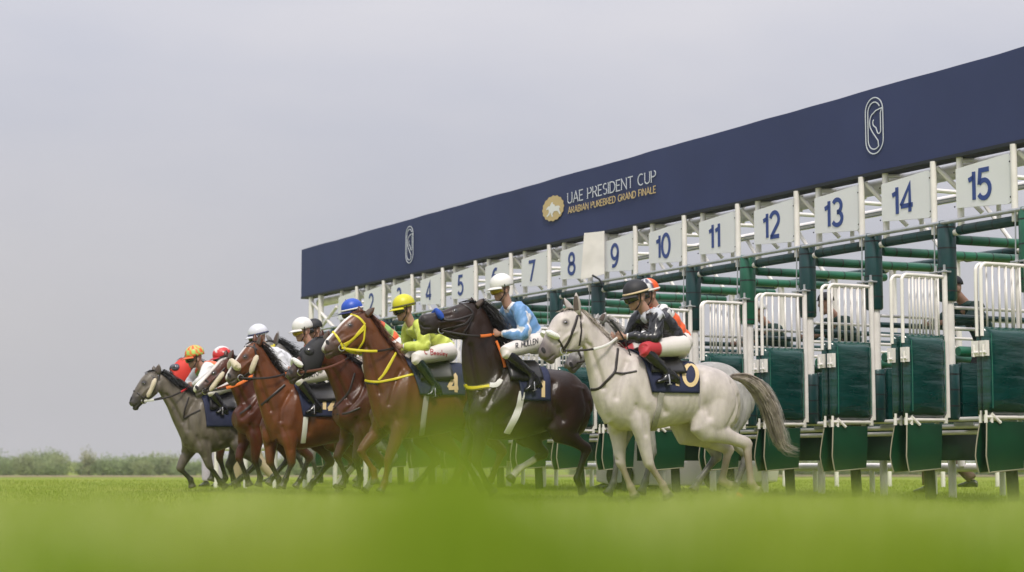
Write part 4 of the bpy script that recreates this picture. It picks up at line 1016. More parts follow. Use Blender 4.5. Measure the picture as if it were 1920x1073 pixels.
    for i, a in enumerate(A):
        t = A[min(i+1, len(A)-1)][:3] - A[max(i-1, 0)][:3]; t /= np.linalg.norm(t); uu = np.cross(np.array([0, 1.0, 0]), t); Rn.append((a[:3], uu*a[3], np.array([0, a[4], 0])))
    b.loft(Rn, 28, 2.2)
    for s in (1, -1):
        q = jo[s]; wr = q['elbow'] + (q['hand'] - q['elbow'])*.80; up = q['elbow'] - q['shoulder']
        b.tube(catmull([q['shoulder'] - up*.12 + np.array([0, -s*.05, .0]), q['shoulder'] + up*.12, q['shoulder'] + up*.6, q['elbow'], q['elbow'] + (wr - q['elbow'])*.45, wr], 3), list(np.interp(np.linspace(0, 1, 16), [0, .15, .5, .65, .85, 1], [.075, .080, .070, .064, .058, .040])), 16)
    me = organic(b, .0105, 4, 'jacket'); P = verts(me)
    # cloth creases
    Nn = np.empty(len(P)*3, np.float32); me.vertices.foreach_get('normal', Nn); Nn = Nn.reshape(-1, 3).astype(float)
    tt = (P - hpc) @ ax; D = .010*np.abs(np.sin(P[:, 0]*19 + 15*P[:, 2] + 4*np.sin(P[:, 1]*9)))**.6 - .006 + .006*np.sin(P[:, 0]*38 + 26*P[:, 2] + 6*np.sin(P[:, 1]*13))*np.sin(P[:, 2]*21 + 1) + .005*np.sin(tt*60 + 9*P[:, 1])*np.exp(-((tt - .05)/.12)**2)
    P = P + Nn*D[:, None]; me.vertices.foreach_set('co', P.astype(np.float32).ravel()); me.update()
    cc = np.tile(np.array(silk, float), (len(P), 1)); info = dict(P=P, jo=jo, shc=shc, hpc=hpc, ax=ax, La=La, bk=bk, nk=nk, N=Nn, h=h)
    if silk_fn: cc = silk_fn(cc, info)
    set_col(me, cc); me.materials.append(silk_mat or SILKA); link('jacket', me, root)
    b = MB(); 
    for s in (1, -1):
        q = jo[s]; d = q['hand'] - q['elbow']; b.tube([q['elbow'] + d*.76, q['elbow'] + d*.83], [.036, .034], 12)
    _cf = b.build('cuff', mat('cuff_white', (.62, .61, .60), .6), root); tag(_cf, kind='stuff')
    # ---- breeches
    b = MB(); b.ball(hpc - ax*.02, (.13, .15, .122), (ax, y, bk))
    for s in (1, -1):
        q = jo[s]; d = q['knee'] - q['hip']; kn2 = q['knee'] + (q['ankle'] - q['knee'])*.16
        b.tube(catmull([q['hip'] - d*.05, q['hip'] + d*.25, q['hip'] + d*.65, q['knee'], kn2], 3), list(np.interp(np.linspace(0, 1, 13), [0, .25, .6, .85, 1], [.105, .102, .082, .061, .054])), 18)
    me = organic(b, .0105, 4, 'breeches'); P = verts(me); cb = np.tile(np.array((.66, .62, .585)), (len(P), 1))
    if shin is not None:
        dmin = np.minimum(*[np.linalg.norm(P - jo[s]['knee'], axis=1) for s in (1, -1)]); wgt = np.clip((.20 - dmin)/.01, 0, 1)[:, None]; cb = cb*(1-wgt) + np.array(shin)*wgt
    if breeches is not None: cb = breeches(cb, info)
    set_col(me, cb); me.materials.append(mat('breeches_cloth', (.5, .5, .5), .6, noise=.06, nscale=6, bump=.3, bscale=9, attr=True, sheen=.1)); br = link('breeches', me, root); br_tree = bvh(me)
    # ---- boots
    for s in (1, -1):
        q = jo[s]; b = MB(); top = q['knee'] + (q['ankle'] - q['knee'])*.10; d = q['ankle'] - q['knee']
        b.tube(catmull([top, q['knee'] + d*.35, q['knee'] + d*.75, q['ankle']], 3), list(np.interp(np.linspace(0, 1, 10), [0, .4, .8, 1], [.060, .062, .044, .043])), 16)
        hl, to = q['heel'], q['toe']; fd = to - hl; fd /= np.linalg.norm(fd); fu = np.cross(fd, y); fu = fu if fu[2] > 0 else -fu
        b.tube([q['ankle'] + fu*.01, (q['ankle'] + hl)/2 + fu*.01, hl + fd*.04 + fu*.035], [.044, .045, .042], 14); b.tube([q['ankle'], (q['ankle'] + (hl + to)/2)/2 + fu*.012, hl*.35 + to*.65 + fu*.035], [.044, .046, .040], 14)
        b.loft([(hl + fu*.03, fu*.030, y*.028), (hl + fd*.06 + fu*.04, fu*.042, y*.036), (hl + fd*.13 + fu*.038, fu*.038, y*.040), (to - fd*.05 + fu*.028, fu*.028, y*.042), (to + fu*.018, fu*.016, y*.030)], 14)
        b.box(hl + fd*.02 - fu*.004, (.022, .026, .012), fd, y, fu)
        me = organic(b, .0095, 3, 'boot'); me.materials.append(boots); link('boot', me, root)
    # ---- helmet, peak, band, strap, goggles
    hcn = hp_(-.012, 0, .060); V = []; nu, nv = 28, 10
    def shell(r, v0=-.30):
        o = MB(); Pg = []
        for i in range(nv+1):
            p = (math.pi/2 - v0)*(i/nv); z = math.cos(p); rr = math.sin(p); row = []
            for k in range(nu+1):
                a = 2*math.pi*k/nu; row.append(hcn + f*r[0]*rr*math.cos(a) + y*r[1]*rr*math.sin(a) + u*(r[2]*z))
            Pg.append(row)
        o.grid(Pg); return o
    o = shell((.135, .112, .118)); me = o.mesh('helmet'); me.materials.append(helmet_mat)
    bm = bmesh.new(); bm.from_mesh(me); bmesh.ops.remove_doubles(bm, verts=bm.verts, dist=1e-5); bmesh.ops.recalc_face_normals(bm, faces=bm.faces); bm.to_mesh(me); bm.free()
    if cap_fn is not None:
        Pc = verts(me) - hcn; loc = np.stack([Pc @ f, Pc @ y, Pc @ u], 1); set_col(me, cap_fn(loc))
    me.polygons.foreach_set('use_smooth', [True]*len(me.polygons)); ho = link('helmet', me, root); sm = ho.modifiers.new('t', 'SOLIDIFY'); sm.thickness = .010
    pk = MB(); Pg = []
    for i in range(5):
        t = i/4; row = []
        for k in range(13):
            a = R(-62 + 124*k/12); r1 = .132 + .062*t*math.cos(a*1.35); row.append(hcn + f*r1*math.cos(a) + y*(.112 + .03*t)*math.sin(a)*1.02 + u*(-.020 - .022*t - .015*(1 - math.cos(a))))
        Pg.append(row)
    pk.grid(Pg); po = pk.build('peak', peak_mat or helmet_mat, ho, autosmooth=False); sm = po.modifiers.new('t', 'SOLIDIFY'); sm.thickness = .008
    if band is not None:
        o = MB(); o.tube([hcn + f*.137*math.cos(a) + y*.114*math.sin(a) + u*-.012 for a in np.linspace(0, 2*math.pi, 29)], .010, 6, cap=False); o.build('helmet_band', band, ho)
    o = MB()
    for s in (1, -1): o.tube(catmull([hcn + f*.02 + y*s*.113 + u*-.01, hp_(.005, s*.082, -.03), hp_(.035, s*.062, -.085), hp_(.055, s*.02, -.118)], 4), .006, 6)
    o.build('chin_strap', STRAPK, ho)
    o = MB(); Pg = []
    for i in range(5):
        z = .030 - .062*i/4; row = []
        for k in range(15):
            a = R(-72 + 144*k/14); br_ = .104 + .016*math.sin(math.pi*i/4); row.append(hp_(br_*math.cos(a), .090*math.sin(a), z - .008*math.cos(2*a)*(i > 2)))
        Pg.append(row)
    o.grid(Pg); go = o.build('goggles', goggles, root, autosmooth=False); sm = go.modifiers.new('t', 'SOLIDIFY'); sm.thickness = .014; sm.offset = 1
    r = Horse(); r.root = root; r.br_tree = br_tree; r.br = br; r.jo = jo; r.h = h; r.helmet = ho; RIDERS[key] = r
    return r
# ---- patterns of the silks
def arm_mask(i, s=None):
    P = i['P']; m = np.zeros(len(P))
    for sd_ in ((1, -1) if s is None else (s,)):
        q = i['jo'][sd_]; d1, _ = segdist(P, q['shoulder'], q['elbow']); d2, _ = segdist(P, q['elbow'], q['hand']); m = np.maximum(m, ((d1 < .088) & (np.abs(P[:, 1]) > .13)) | (d2 < .085))
    return m.astype(float)
def paint(c, m, col): return c*(1 - m[:, None]) + np.array(col)*m[:, None]
def fn_I(c, i):     # pale blue, white seams down the arm and flank, white collar
    P = i['P']; q = i['jo'][1]; a = arm_mask(i)
    for s in (1, -1):
        q = i['jo'][s]; d, t = segdist(P, q['shoulder'] + np.array([-.05, 0, -.02]), q['elbow'] + np.array([-.06, 0, .02])); c = paint(c, (d < .080).astype(float)*(t > .1), (.70, .70, .72))
        d, t = segdist(P, q['elbow'] + np.array([.02, 0, .05]), q['hand'] + np.array([0, 0, .05])); c = paint(c, (d < .05).astype(float), (.70, .70, .72))
    t = (P - i['hpc']) @ i['ax']; c = paint(c, ((t < .10) & (np.abs(P[:, 1]) > .1)).astype(float), (.66, .67, .71))
    c = paint(c, (np.linalg.norm(P - i['nk'], axis=1) < .085).astype(float), (.68, .66, .64)); return c
def fn_J(c, i):     # black with silver star points on the shoulder and a silver neck flash
    P = i['P']; q = i['jo'][1]['shoulder'] + np.array([.0, .03, .05]); v = P - q; a = np.arctan2(v[:, 2], v[:, 0]); d = np.hypot(v[:, 0], v[:, 2]) + 9*(P[:, 1] < .06)
    star = d < .030 + .085*np.abs(((a*5/(2*math.pi)) % 1) - .5)*2
    c = paint(c, star.astype(float), (.42, .43, .45))
    q = i['nk']; d, t = segdist(P, q + np.array([.06, .03, -.02]), i['shc'] + np.array([.10, .10, -.20])); c = paint(c, (d < .045).astype(float), (.46, .47, .50)); return c
def checks(c, i, A_, B_, k=9., sleeves=None):
    P = i['P']; t = (P - i['hpc']) @ i['ax']; m = ((np.floor(t*k) + np.floor((P[:, 1] + 2 + .4*t)*k)) % 2); c = paint(c, np.ones(len(P)), A_); c = paint(c, m, B_)
    if sleeves is not None: c = paint(c, arm_mask(i), sleeves)
    return c
ORANGE, LIME, WHT = (.75, .10, .015), (.24, .42, .10), (.70, .69, .68)
def fn_K(c, i):
    P = i['P']; t = (P - i['hpc']) @ i['ax']; m = ((np.floor(t*14) + np.floor((P[:, 1] + 2)*14)) % 2); band_ = ((t > i['La']*.72)).astype(float)
    c = paint(c, band_, WHT); c = paint(c, band_*m, (.02, .02, .025)); c = paint(c, (np.linalg.norm(P - i['nk'], axis=1) < .10).astype(float), ORANGE); return c
def fn_G(c, i):
    P = i['P']; t = (P - i['hpc']) @ i['ax']; d, _ = segdist(P, i['jo'][1]['shoulder'], i['jo'][1]['elbow']); return paint(c, ((d < .05) & (P[:, 1] > .15)).astype(float), (.66, .70, .30))
def capA(l): m = ((np.floor((np.arctan2(l[:, 1], l[:, 0]) + 4)*2.8) + np.floor((l[:, 2] + 1)*16)) % 2)[:, None]; return np.array(LIME)*(1-m)*1.4 + np.array(ORANGE)*m
def capB(l): m = ((np.abs(np.abs(l[:, 1]) - .085) < .022) | (l[:, 2] < .01) | (np.abs(l[:, 0]) > .10)).astype(float)[:, None]; return np.array((.66, .65, .64))*(1-m) + np.array((.60, .03, .03))*m
def capK(l): m = ((l[:, 0] > -.01)).astype(float)[:, None]; n_ = ((np.floor((np.arctan2(l[:, 1], l[:, 0]) + 4)*3) + np.floor((l[:, 2] + 1)*18)) % 2)[:, None]; return np.array(ORANGE)*(1-m) + m*(np.array((.6, .6, .6))*n_ + np.array((.05, .05, .09))*(1-n_))
CAPA = mat('cap_colours', (.5, .5, .5), .45, noise=.05, nscale=8, attr=True)
def cap(name, col, rough=.4): return mat('cap_' + name, col, rough, noise=.06, nscale=9, bump=.15, bscale=18)
CAPW, CAPK, CAPB, CAPY, CAPWB = cap('white', (.68, .665, .64)), cap('black', (.012, .012, .014), .6), cap('blue', (.008, .065, .42)), cap('yellow', (.56, .52, .015)), cap('white_blue', (.60, .61, .66))
CREAM = mat('band_cream', (.62, .48, .30), .6); NAVYBAND = mat('band_navy', (.02, .025, .08), .5); WBAND = mat('band_white', (.70, .68, .65), .5); RBAND = mat('peak_red', (.45, .02, .03), .5)
make_rider('J', 'jockey in glossy black silks with a silver star and red knees on the white horse', (1191, 551), (.014, .014, .016), CAPK, dict(neck=(1209,583), shoulder=(1232,592), elbow=(1228,634), hand=(1164,631), hip=(1278,648), knee=(1207,656), ankle=(1250,698), toe=(1231,720), heel=(1274,717)), fn_J, SILKG, shin=(.42, .02, .03), band=CREAM, tilt=16)
make_rider('I', 'jockey in pale blue and white silks and a white helmet on the dark brown horse', (939, 537), (.14, .30, .56), CAPW, dict(neck=(952,573), shoulder=(975,580), elbow=(984,627), hand=(932,626), hip=(1008,640), knee=(947,660), ankle=(996,702), toe=(984,735), heel=(1016,724)), fn_I, goggles=GOGY, tilt=12)
make_rider('G', 'jockey in lemon yellow silks and a yellow helmet on the chestnut horse', (756, 575), (.55, .62, .10), CAPY, dict(neck=(771,608), shoulder=(789,612), elbow=(797,650), hand=(748,650), hip=(842,658), knee=(780,672), ankle=(815,722), toe=(800,744), heel=(829,739)), fn_G, boots=BOOTG, band=mat('band_olive', (.10, .09, .02), .5), tilt=14)
make_rider('F', 'jockey in orange and green check silks and a blue helmet behind the chestnut head', (659, 582), ORANGE, CAPB, dict(neck=(676,612), shoulder=(698,614), hip=(748,648), hand=(668,662), elbow=(690,655)), lambda c, i: checks(c, i, LIME, ORANGE, 7.), band=WBAND, peak_mat=mat('peak_navy', (.01, .015, .09), .5))
make_rider('D', 'jockey in a white helmet and amber goggles with red collar on the bright bay horse', (566, 616), WHT, CAPW, dict(neck=(579,643), shoulder=(597,650), elbow=(596,690), hand=(552,694), hip=(638,692), knee=(561,712), ankle=(592,757), toe=(573,776), heel=(604,773)), lambda c, i: paint(checks(c, i, WHT, WHT), ((np.linalg.norm(i['P'] - i['nk'], axis=1) < .13)).astype(float), (.62, .04, .02)), goggles=GOGY)
make_rider('A', 'jockey in white sleeves and an orange and green check helmet on the leading grey', (364, 667), LIME, CAPA, dict(neck=(379,690), shoulder=(390,690), elbow=(378,714), hand=(361,722), hip=(432,718), knee=(397,735), ankle=(416,762), toe=(405,776), heel=(428,775)), lambda c, i: checks(c, i, LIME, ORANGE, 7., WHT), cap_fn=capA, peak_mat=mat('peak_orange', (.62, .12, .03), .5))
make_rider('B', 'jockey in a red and white quartered cap behind the leading pair', (415, 668), ORANGE, CAPA, {}, lambda c, i: checks(c, i, LIME, ORANGE, 7.), cap_fn=capB, peak_mat=RBAND)
make_rider('C', 'jockey in a white helmet with a dark blue rim behind the bright bay horse head', (483, 628), (.60, .60, .62), CAPWB, {}, band=NAVYBAND)
make_rider('E', 'jockey in a plain black helmet behind the white helmeted jockey', (588, 615), (.60, .08, .03), CAPK, {})
make_rider('K', 'jockey in orange silks with a black and white check yoke behind the black silks', (1213, 547), ORANGE, CAPA, dict(neck=(1229,578), shoulder=(1245,585), hip=(1283,640), elbow=(1240,630), hand=(1185,630)), fn_K, cap_fn=capK, band=WBAND)
px_letters(HORSES['I'], RIDERS['I'].br_tree, 'R. MULLEN', (967, 654), (1008, 644), 9.5, .010, LETTER, 'name_lettering', RIDERS['I'].br, lift=.006)
px_letters(HORSES['G'], RIDERS['G'].br_tree, 'C Beasley', (796, 664), (838, 667), 9.5, .010, LETTERR, 'name_lettering', RIDERS['G'].br, lift=.006)
px_letters(HORSES['D'], RIDERS['D'].br_tree, 'HAN', (570, 711), (596, 705), 8.5, .010, LETTER, 'name_lettering', RIDERS['D'].br, lift=.006)
# ================================================================== tack
def tack(key, bridle=LEATH, straps=(), ringpx=None, reins=(), fl=(), breast=(), cloth=None, digits=None, girth=None, breast_m=LEATH, extra=()):
    h = HORSES[key]; rd = RIDERS[key]
    mb = MB()
    for px, w in straps: strap(mb, h, px, w)
    bo = mb.build('bridle', bridle, h.root) if straps else None
    bit = None
    if ringpx:
        q, n_ = cast(h, *ringpx); bit = q + n_*.012
        for s in (1, -1):
            o = MB(); c = bit if s == 1 else np.array([bit[0], -bit[1], bit[2]]); ring(o, c, (n_[0]*.4, s, .1), .036, .0065); o.build('bit_ring', STEEL, bo or h.root)
    else: bit = h.hr[-9][0] + np.array([0, .07, 0])
    for px, r, m, nm in fl: fleece(h, px, r, m, nm)
    hand = rd.jo[1]['hand']
    if reins:
        for s in (1, -1):
            a = bit*np.array([1, s, 1]); b = hand*np.array([1, s*.8, 1]); t0 = 0
            for t1, m, r in reins:
                pts = []
                for k in range(9):
                    t = t0 + (t1 - t0)*k/8; p = a + (b - a)*t; p = p + np.array([0, 0, -.05*math.sin(math.pi*t)]); p[1] = s*max(abs(p[1]), .185*math.sin(math.pi*min(1, t*1.02))**.7); pts.append(p)
                o = MB(); o.tube(pts, r, 8, flat=.6); o.build('rein', m, h.root); t0 = t1
    for px, w, m, nm in breast:
        o = MB(); strap(o, h, px, w, .010); o.build(nm, m, h.root)
    cl = None
    if cloth:
        ft, fb, rt, rb, zl = cloth
        x = lambda p, s: h.lp(p, s)[0]
        cl, ctree = wrap_cloth(h, (x(ft, .1), x(fb, .28)), (x(rt, .1), x(rb, .28)), h.lp((rb[0], zl), .28)[2], NAVYC, 'saddle_cloth')
        if digits: px_letters(h, ctree, digits[0], digits[1], digits[2], digits[3], digits[4], CLOTHN, 'cloth_number', cl, gap=.25, lift=.016)
    # saddle: low seat, flap on each side, girth and stirrups
    kn = rd.jo[1]['knee']; hp2 = rd.jo[1]['hip']
    xs_ = (hp2[0] + kn[0])/2 - .02
    Pg = []
    for i in range(15):
        x = xs_ + .20 - .40*i/14; row = []
        for j in range(19):
            an = R(-62 + 124*j/18); d = Vector((0, math.sin(an), math.cos(an))); hit = h.bvh.ray_cast(Vector((x, 0, h.wz-.36)) + d*1.2, -d)
            q = np.array(hit[0]) if hit[0] is not None else np.array(Vector((x, 0, h.wz-.36)) + d*.3)
            row.append(q + np.array(d)*(.030 + .030*(abs(i-7)/7)**2*math.cos(an)))
        Pg.append(row)
    o = MB(); o.grid(Pg); so_ = o.build('saddle', SADL, h.root, autosmooth=False); sm = so_.modifiers.new('t', 'SOLIDIFY'); sm.thickness = .022; sm.offset = 1
    if girth:
        o = MB(); strap(o, h, girth[0], girth[1], .012, True, lift=.006); go_ = o.build('girth', girth[2], h.root)
    for s in (1, -1):
        q = rd.jo[s]; mid = q['heel']*.45 + q['toe']*.55; o = MB(); fd = q['toe'] - q['heel']; fd /= np.linalg.norm(fd)
        o.box(mid - np.array([0, 0, .012]), (.028, .052, .006), fd, (0, 1, 0), np.cross(fd, (0, 1, 0)))
        o.tube([mid + np.array([0, .055*math.cos(a), -.012 + .115*math.sin(a)]) for a in np.linspace(0, math.pi, 11)], .007, 6, cap=False)
        st = o.build('stirrup', STEEL, h.root)
        o = MB(); top = np.array([xs_ + .04, s*.22, h.wz - .10]); o.tube([mid + np.array([0, 0, .10]), top], .013, 6, flat=.35, up=(1, 0, 0)); o.build('stirrup_leather', LEATH, h.root)
    for px, w, m, nm in extra:
        o = MB(); strap(o, h, px, w, .008, False, lift=.02); o.build(nm, m, h.root)
    return h
BK = [(.42, LEATH, .011), (1.0, WEB, .013)]
tack('J', LEATH, [([(1084,584),(1079,606),(1066,641),(1057,654)], .026), ([(1050,581),(1066,581),(1084,586)], .026), ([(1086,590),(1090,620),(1086,648)], .018), ([(1047,637),(1053,648),(1057,656)], .02)], (1055,657), BK,
  [([(1048,634),(1036,629),(1027,624)], .042, FLEECEW, 'noseband_fleece')], [([(1158,654),(1154,697),(1123,730),(1104,732)], .026, LEATH, 'breastplate'), ([(1194,696),(1172,701),(1151,699)], .018, LEATH, 'breastplate_strap')],
  ((1190,664),(1226,737),(1300,682),(1312,738),738), ('10', (1258,725), (1306,722), 37, .042), ([(1240,736),(1236,760),(1224,805)], .060, GIRTH))
tack('K', LEATH, [([(1126,600),(1112,640),(1098,668)], .024), ([(1083,655),(1090,672)], .02)], None, [(1.0, LEATH, .010)], [], [], ((1205,676),(1225,740),(1300,690),(1305,740),742), None)
tack('I', LEATH, [([(862,568),(876,574),(887,587)], .026), ([(887,588),(874,608),(848,614),(829,618)], .024), ([(886,590),(860,599),(834,602),(823,592)], .022), ([(888,590),(878,612),(862,634)], .018), ([(829,620),(845,630),(862,634)], .02)], (826,618), [(.62, LEATH, .012), (1.0, ORAT, .016)],
  [([(829,600),(822,590),(818,582)], .046, BLUEF, 'noseband_fleece')], [([(862,724),(885,728),(918,724)], .050, YELT, 'breast_girth'), ([(862,721),(885,724),(918,721)], .009, LEATH, 'girth_cord'), ([(862,727),(885,731),(918,727)], .009, LEATH, 'girth_cord'), ([(918,722),(930,724),(940,712)], .055, WEB, 'girth_buckle')],
  ((955,686),(978,748),(1026,694),(1033,750),752), ('1', (1007,746), (1020,745), 30, .045), ([(979,735),(970,775),(950,812)], .075, WEB), extra=[([(928,640),(938,665),(946,690)], .03, ORAT, 'neck_strap')])
tack('G', YELT, [([(658,589),(674,596),(684,609)], .026), ([(684,610),(664,634),(645,651)], .030), ([(682,618),(660,638),(644,646)], .020), ([(684,612),(682,640),(670,657)], .022), ([(624,622),(634,634),(642,650)], .026), ([(642,651),(655,660),(668,659)], .022)], (640,652), [(.55, YELT, .014), (1.0, LEATH, .012)],
  [], [([(742,662),(724,697),(710,713)], .026, YELT, 'martingale'), ([(738,668),(716,706)], .018, YELT, 'martingale_strap'), ([(684,714),(708,717),(740,711),(775,702)], .026, YELT, 'breastplate'), ([(684,718),(708,721)], .016, LEATH, 'breastplate_lining')],
  ((760,686),(790,740),(866,690),(872,740),742), ('4', (840,737), (858,736), 33, .045), ([(800,742),(796,775),(790,815)], .06, GIRTH))
tack('D', LEATH, [([(476,646),(480,668)], .022), ([(468,698),(452,708)], .024), ([(462,650),(474,650),(482,656)], .02)], (450,708), [(.8, LEATH, .013), (1.0, ORAT, .016)],
  [([(480,667),(475,682),(468,699)], .040, FLEECE, 'cheek_fleece'), ([(450,694),(442,686),(437,678)], .065, FLEECE, 'noseband_fleece')], [([(534,722),(512,741),(490,760)], .028, LEATH, 'breastplate')],
  ((549,726),(570,781),(636,732),(640,781),782), ('12', (602,769), (627,767), 25, .045), ([(573,782),(571,805),(568,830)], .06, WEB))
tack('F', LEATH, [([(586,642),(596,650),(603,657)], .02), ([(566,690),(575,694),(590,688)], .02)], (563,698), [(.75, LEATHBR, .016), (1.0, LEATH, .012)], [([(567,688),(558,682),(553,676)], .050, FLEECEW, 'noseband_fleece')],
  [([(665,700),(655,735),(628,766)], .022, LEATH, 'breastplate'), ([(675,765),(650,776),(632,777)], .022, LEATH, 'breast_girth')], ((700,706),(722,752),(775,712),(780,752),756), None)
tack('C', LEATH, [([(422,690),(408,706),(394,722),(384,733)], .022), ([(392,731),(384,733),(380,728)], .024), ([(385,712),(392,718),(398,726)], .02)], (384,734), [(.35, LEATH, .013), (1.0, ORAT, .020)], [([(417,699),(405,716),(392,732)], .042, FLEECE, 'cheek_fleece')],
  [([(470,760),(458,772),(450,776)], .026, LEATH, 'breastplate')], ((500,722),(516,770),(580,728),(584,770),775), None)
tack('A', LEATH, [([(252,733),(259,738),(267,745)], .022), ([(284,697),(289,710),(283,728),(276,744),(268,748)], .022), ([(272,700),(282,704),(290,708)], .016)], (269,751), [(.18, WEB, .016), (.72, LEATH, .012), (1.0, REDT, .014)], [([(290,711),(285,726),(276,744)], .040, FLEECE, 'cheek_fleece')],
  [([(354,745),(346,768),(344,784)], .020, LEATH, 'breastplate'), ([(344,785),(362,776),(376,769)], .022, LEATH, 'breastplate_strap')], ((374,742),(388,798),(440,748),(450,800),801), None)
tack('B', REDT, [([(352,676),(346,700),(342,722)], .024)], None, [(1.0, LEATHBR, .012)], [], [], ((432,728),(446,775),(505,734),(508,776),778), None)
tack('E', YELT, [([(492,640),(503,644),(514,654)], .030), ([(514,646),(507,668),(500,690)], .034), ([(510,650),(502,664)], .02)], None, [(1.0, YELT, .014)], [], [], ((606,736),(620,780),(676,742),(680,780),782), None)
def hood(key, m, i0, i1, eyepx, k=1.07, cup=HOODK):
    h = HORSES[key]; o = MB(); R_ = [(c, u_*k, v*(k + .06)) for c, u_, v in h.hr[i0:i1]]; Pg = []
    for c, u_, v in R_:
        Pg.append([c + u_*math.copysign(abs(math.cos(a))**(2/2.3), math.cos(a)) + v*math.copysign(abs(math.sin(a))**(2/2.3), math.sin(a)) for a in np.linspace(0, 2*math.pi, 29)])
    o.grid(Pg); ho = o.build('blinker_hood', m, h.root, autosmooth=False); sm = ho.modifiers.new('t', 'SOLIDIFY'); sm.thickness = .008; sm.offset = 1
    for q, n_ in mirror_hits(h, eyepx):
        a = np.cross(n_, (0, 0, 1)); a /= np.linalg.norm(a); b = np.cross(n_, a)
        o = MB(); o.ball(q + n_*.020, (.062, .055, .030), (a, b, n_)); co = o.build('eye_cup', cup, ho)
        o = MB(); o.ball(q + n_*.042 + a*.008, (.032, .028, .014), (a, b, n_)); o.build('eye', EYEM, co)
hood('F', HOODK, 0, 13, (580, 659)); hood('B', HOODR, 0, 12, (330, 690), cup=mat('cup_grey', (.05, .05, .07), .4))
# whip held by the black-silked jockey
h = HORSES['J']; q = RIDERS['J'].jo[1]['hand']; t_ = h.lp((1146, 602), .075); w_ = h.lp((1190, 686), .12)
wr = empty('riding_whip', tuple(h.mat.translation), YAW); tag(wr, 'thin black riding whip held in the black silked jockey hand', 'whip')
o = MB(); o.tube(catmull([t_, q + np.array([0, .03, 0]), w_], 4), [.013, .012, .011, .008, .007, .006, .006, .005, .004], 8); o.build('shaft', STRAPK, wr)
o = MB(); o.ball(t_, (.016, .016, .016)); o.build('knob', STRAPK, wr)
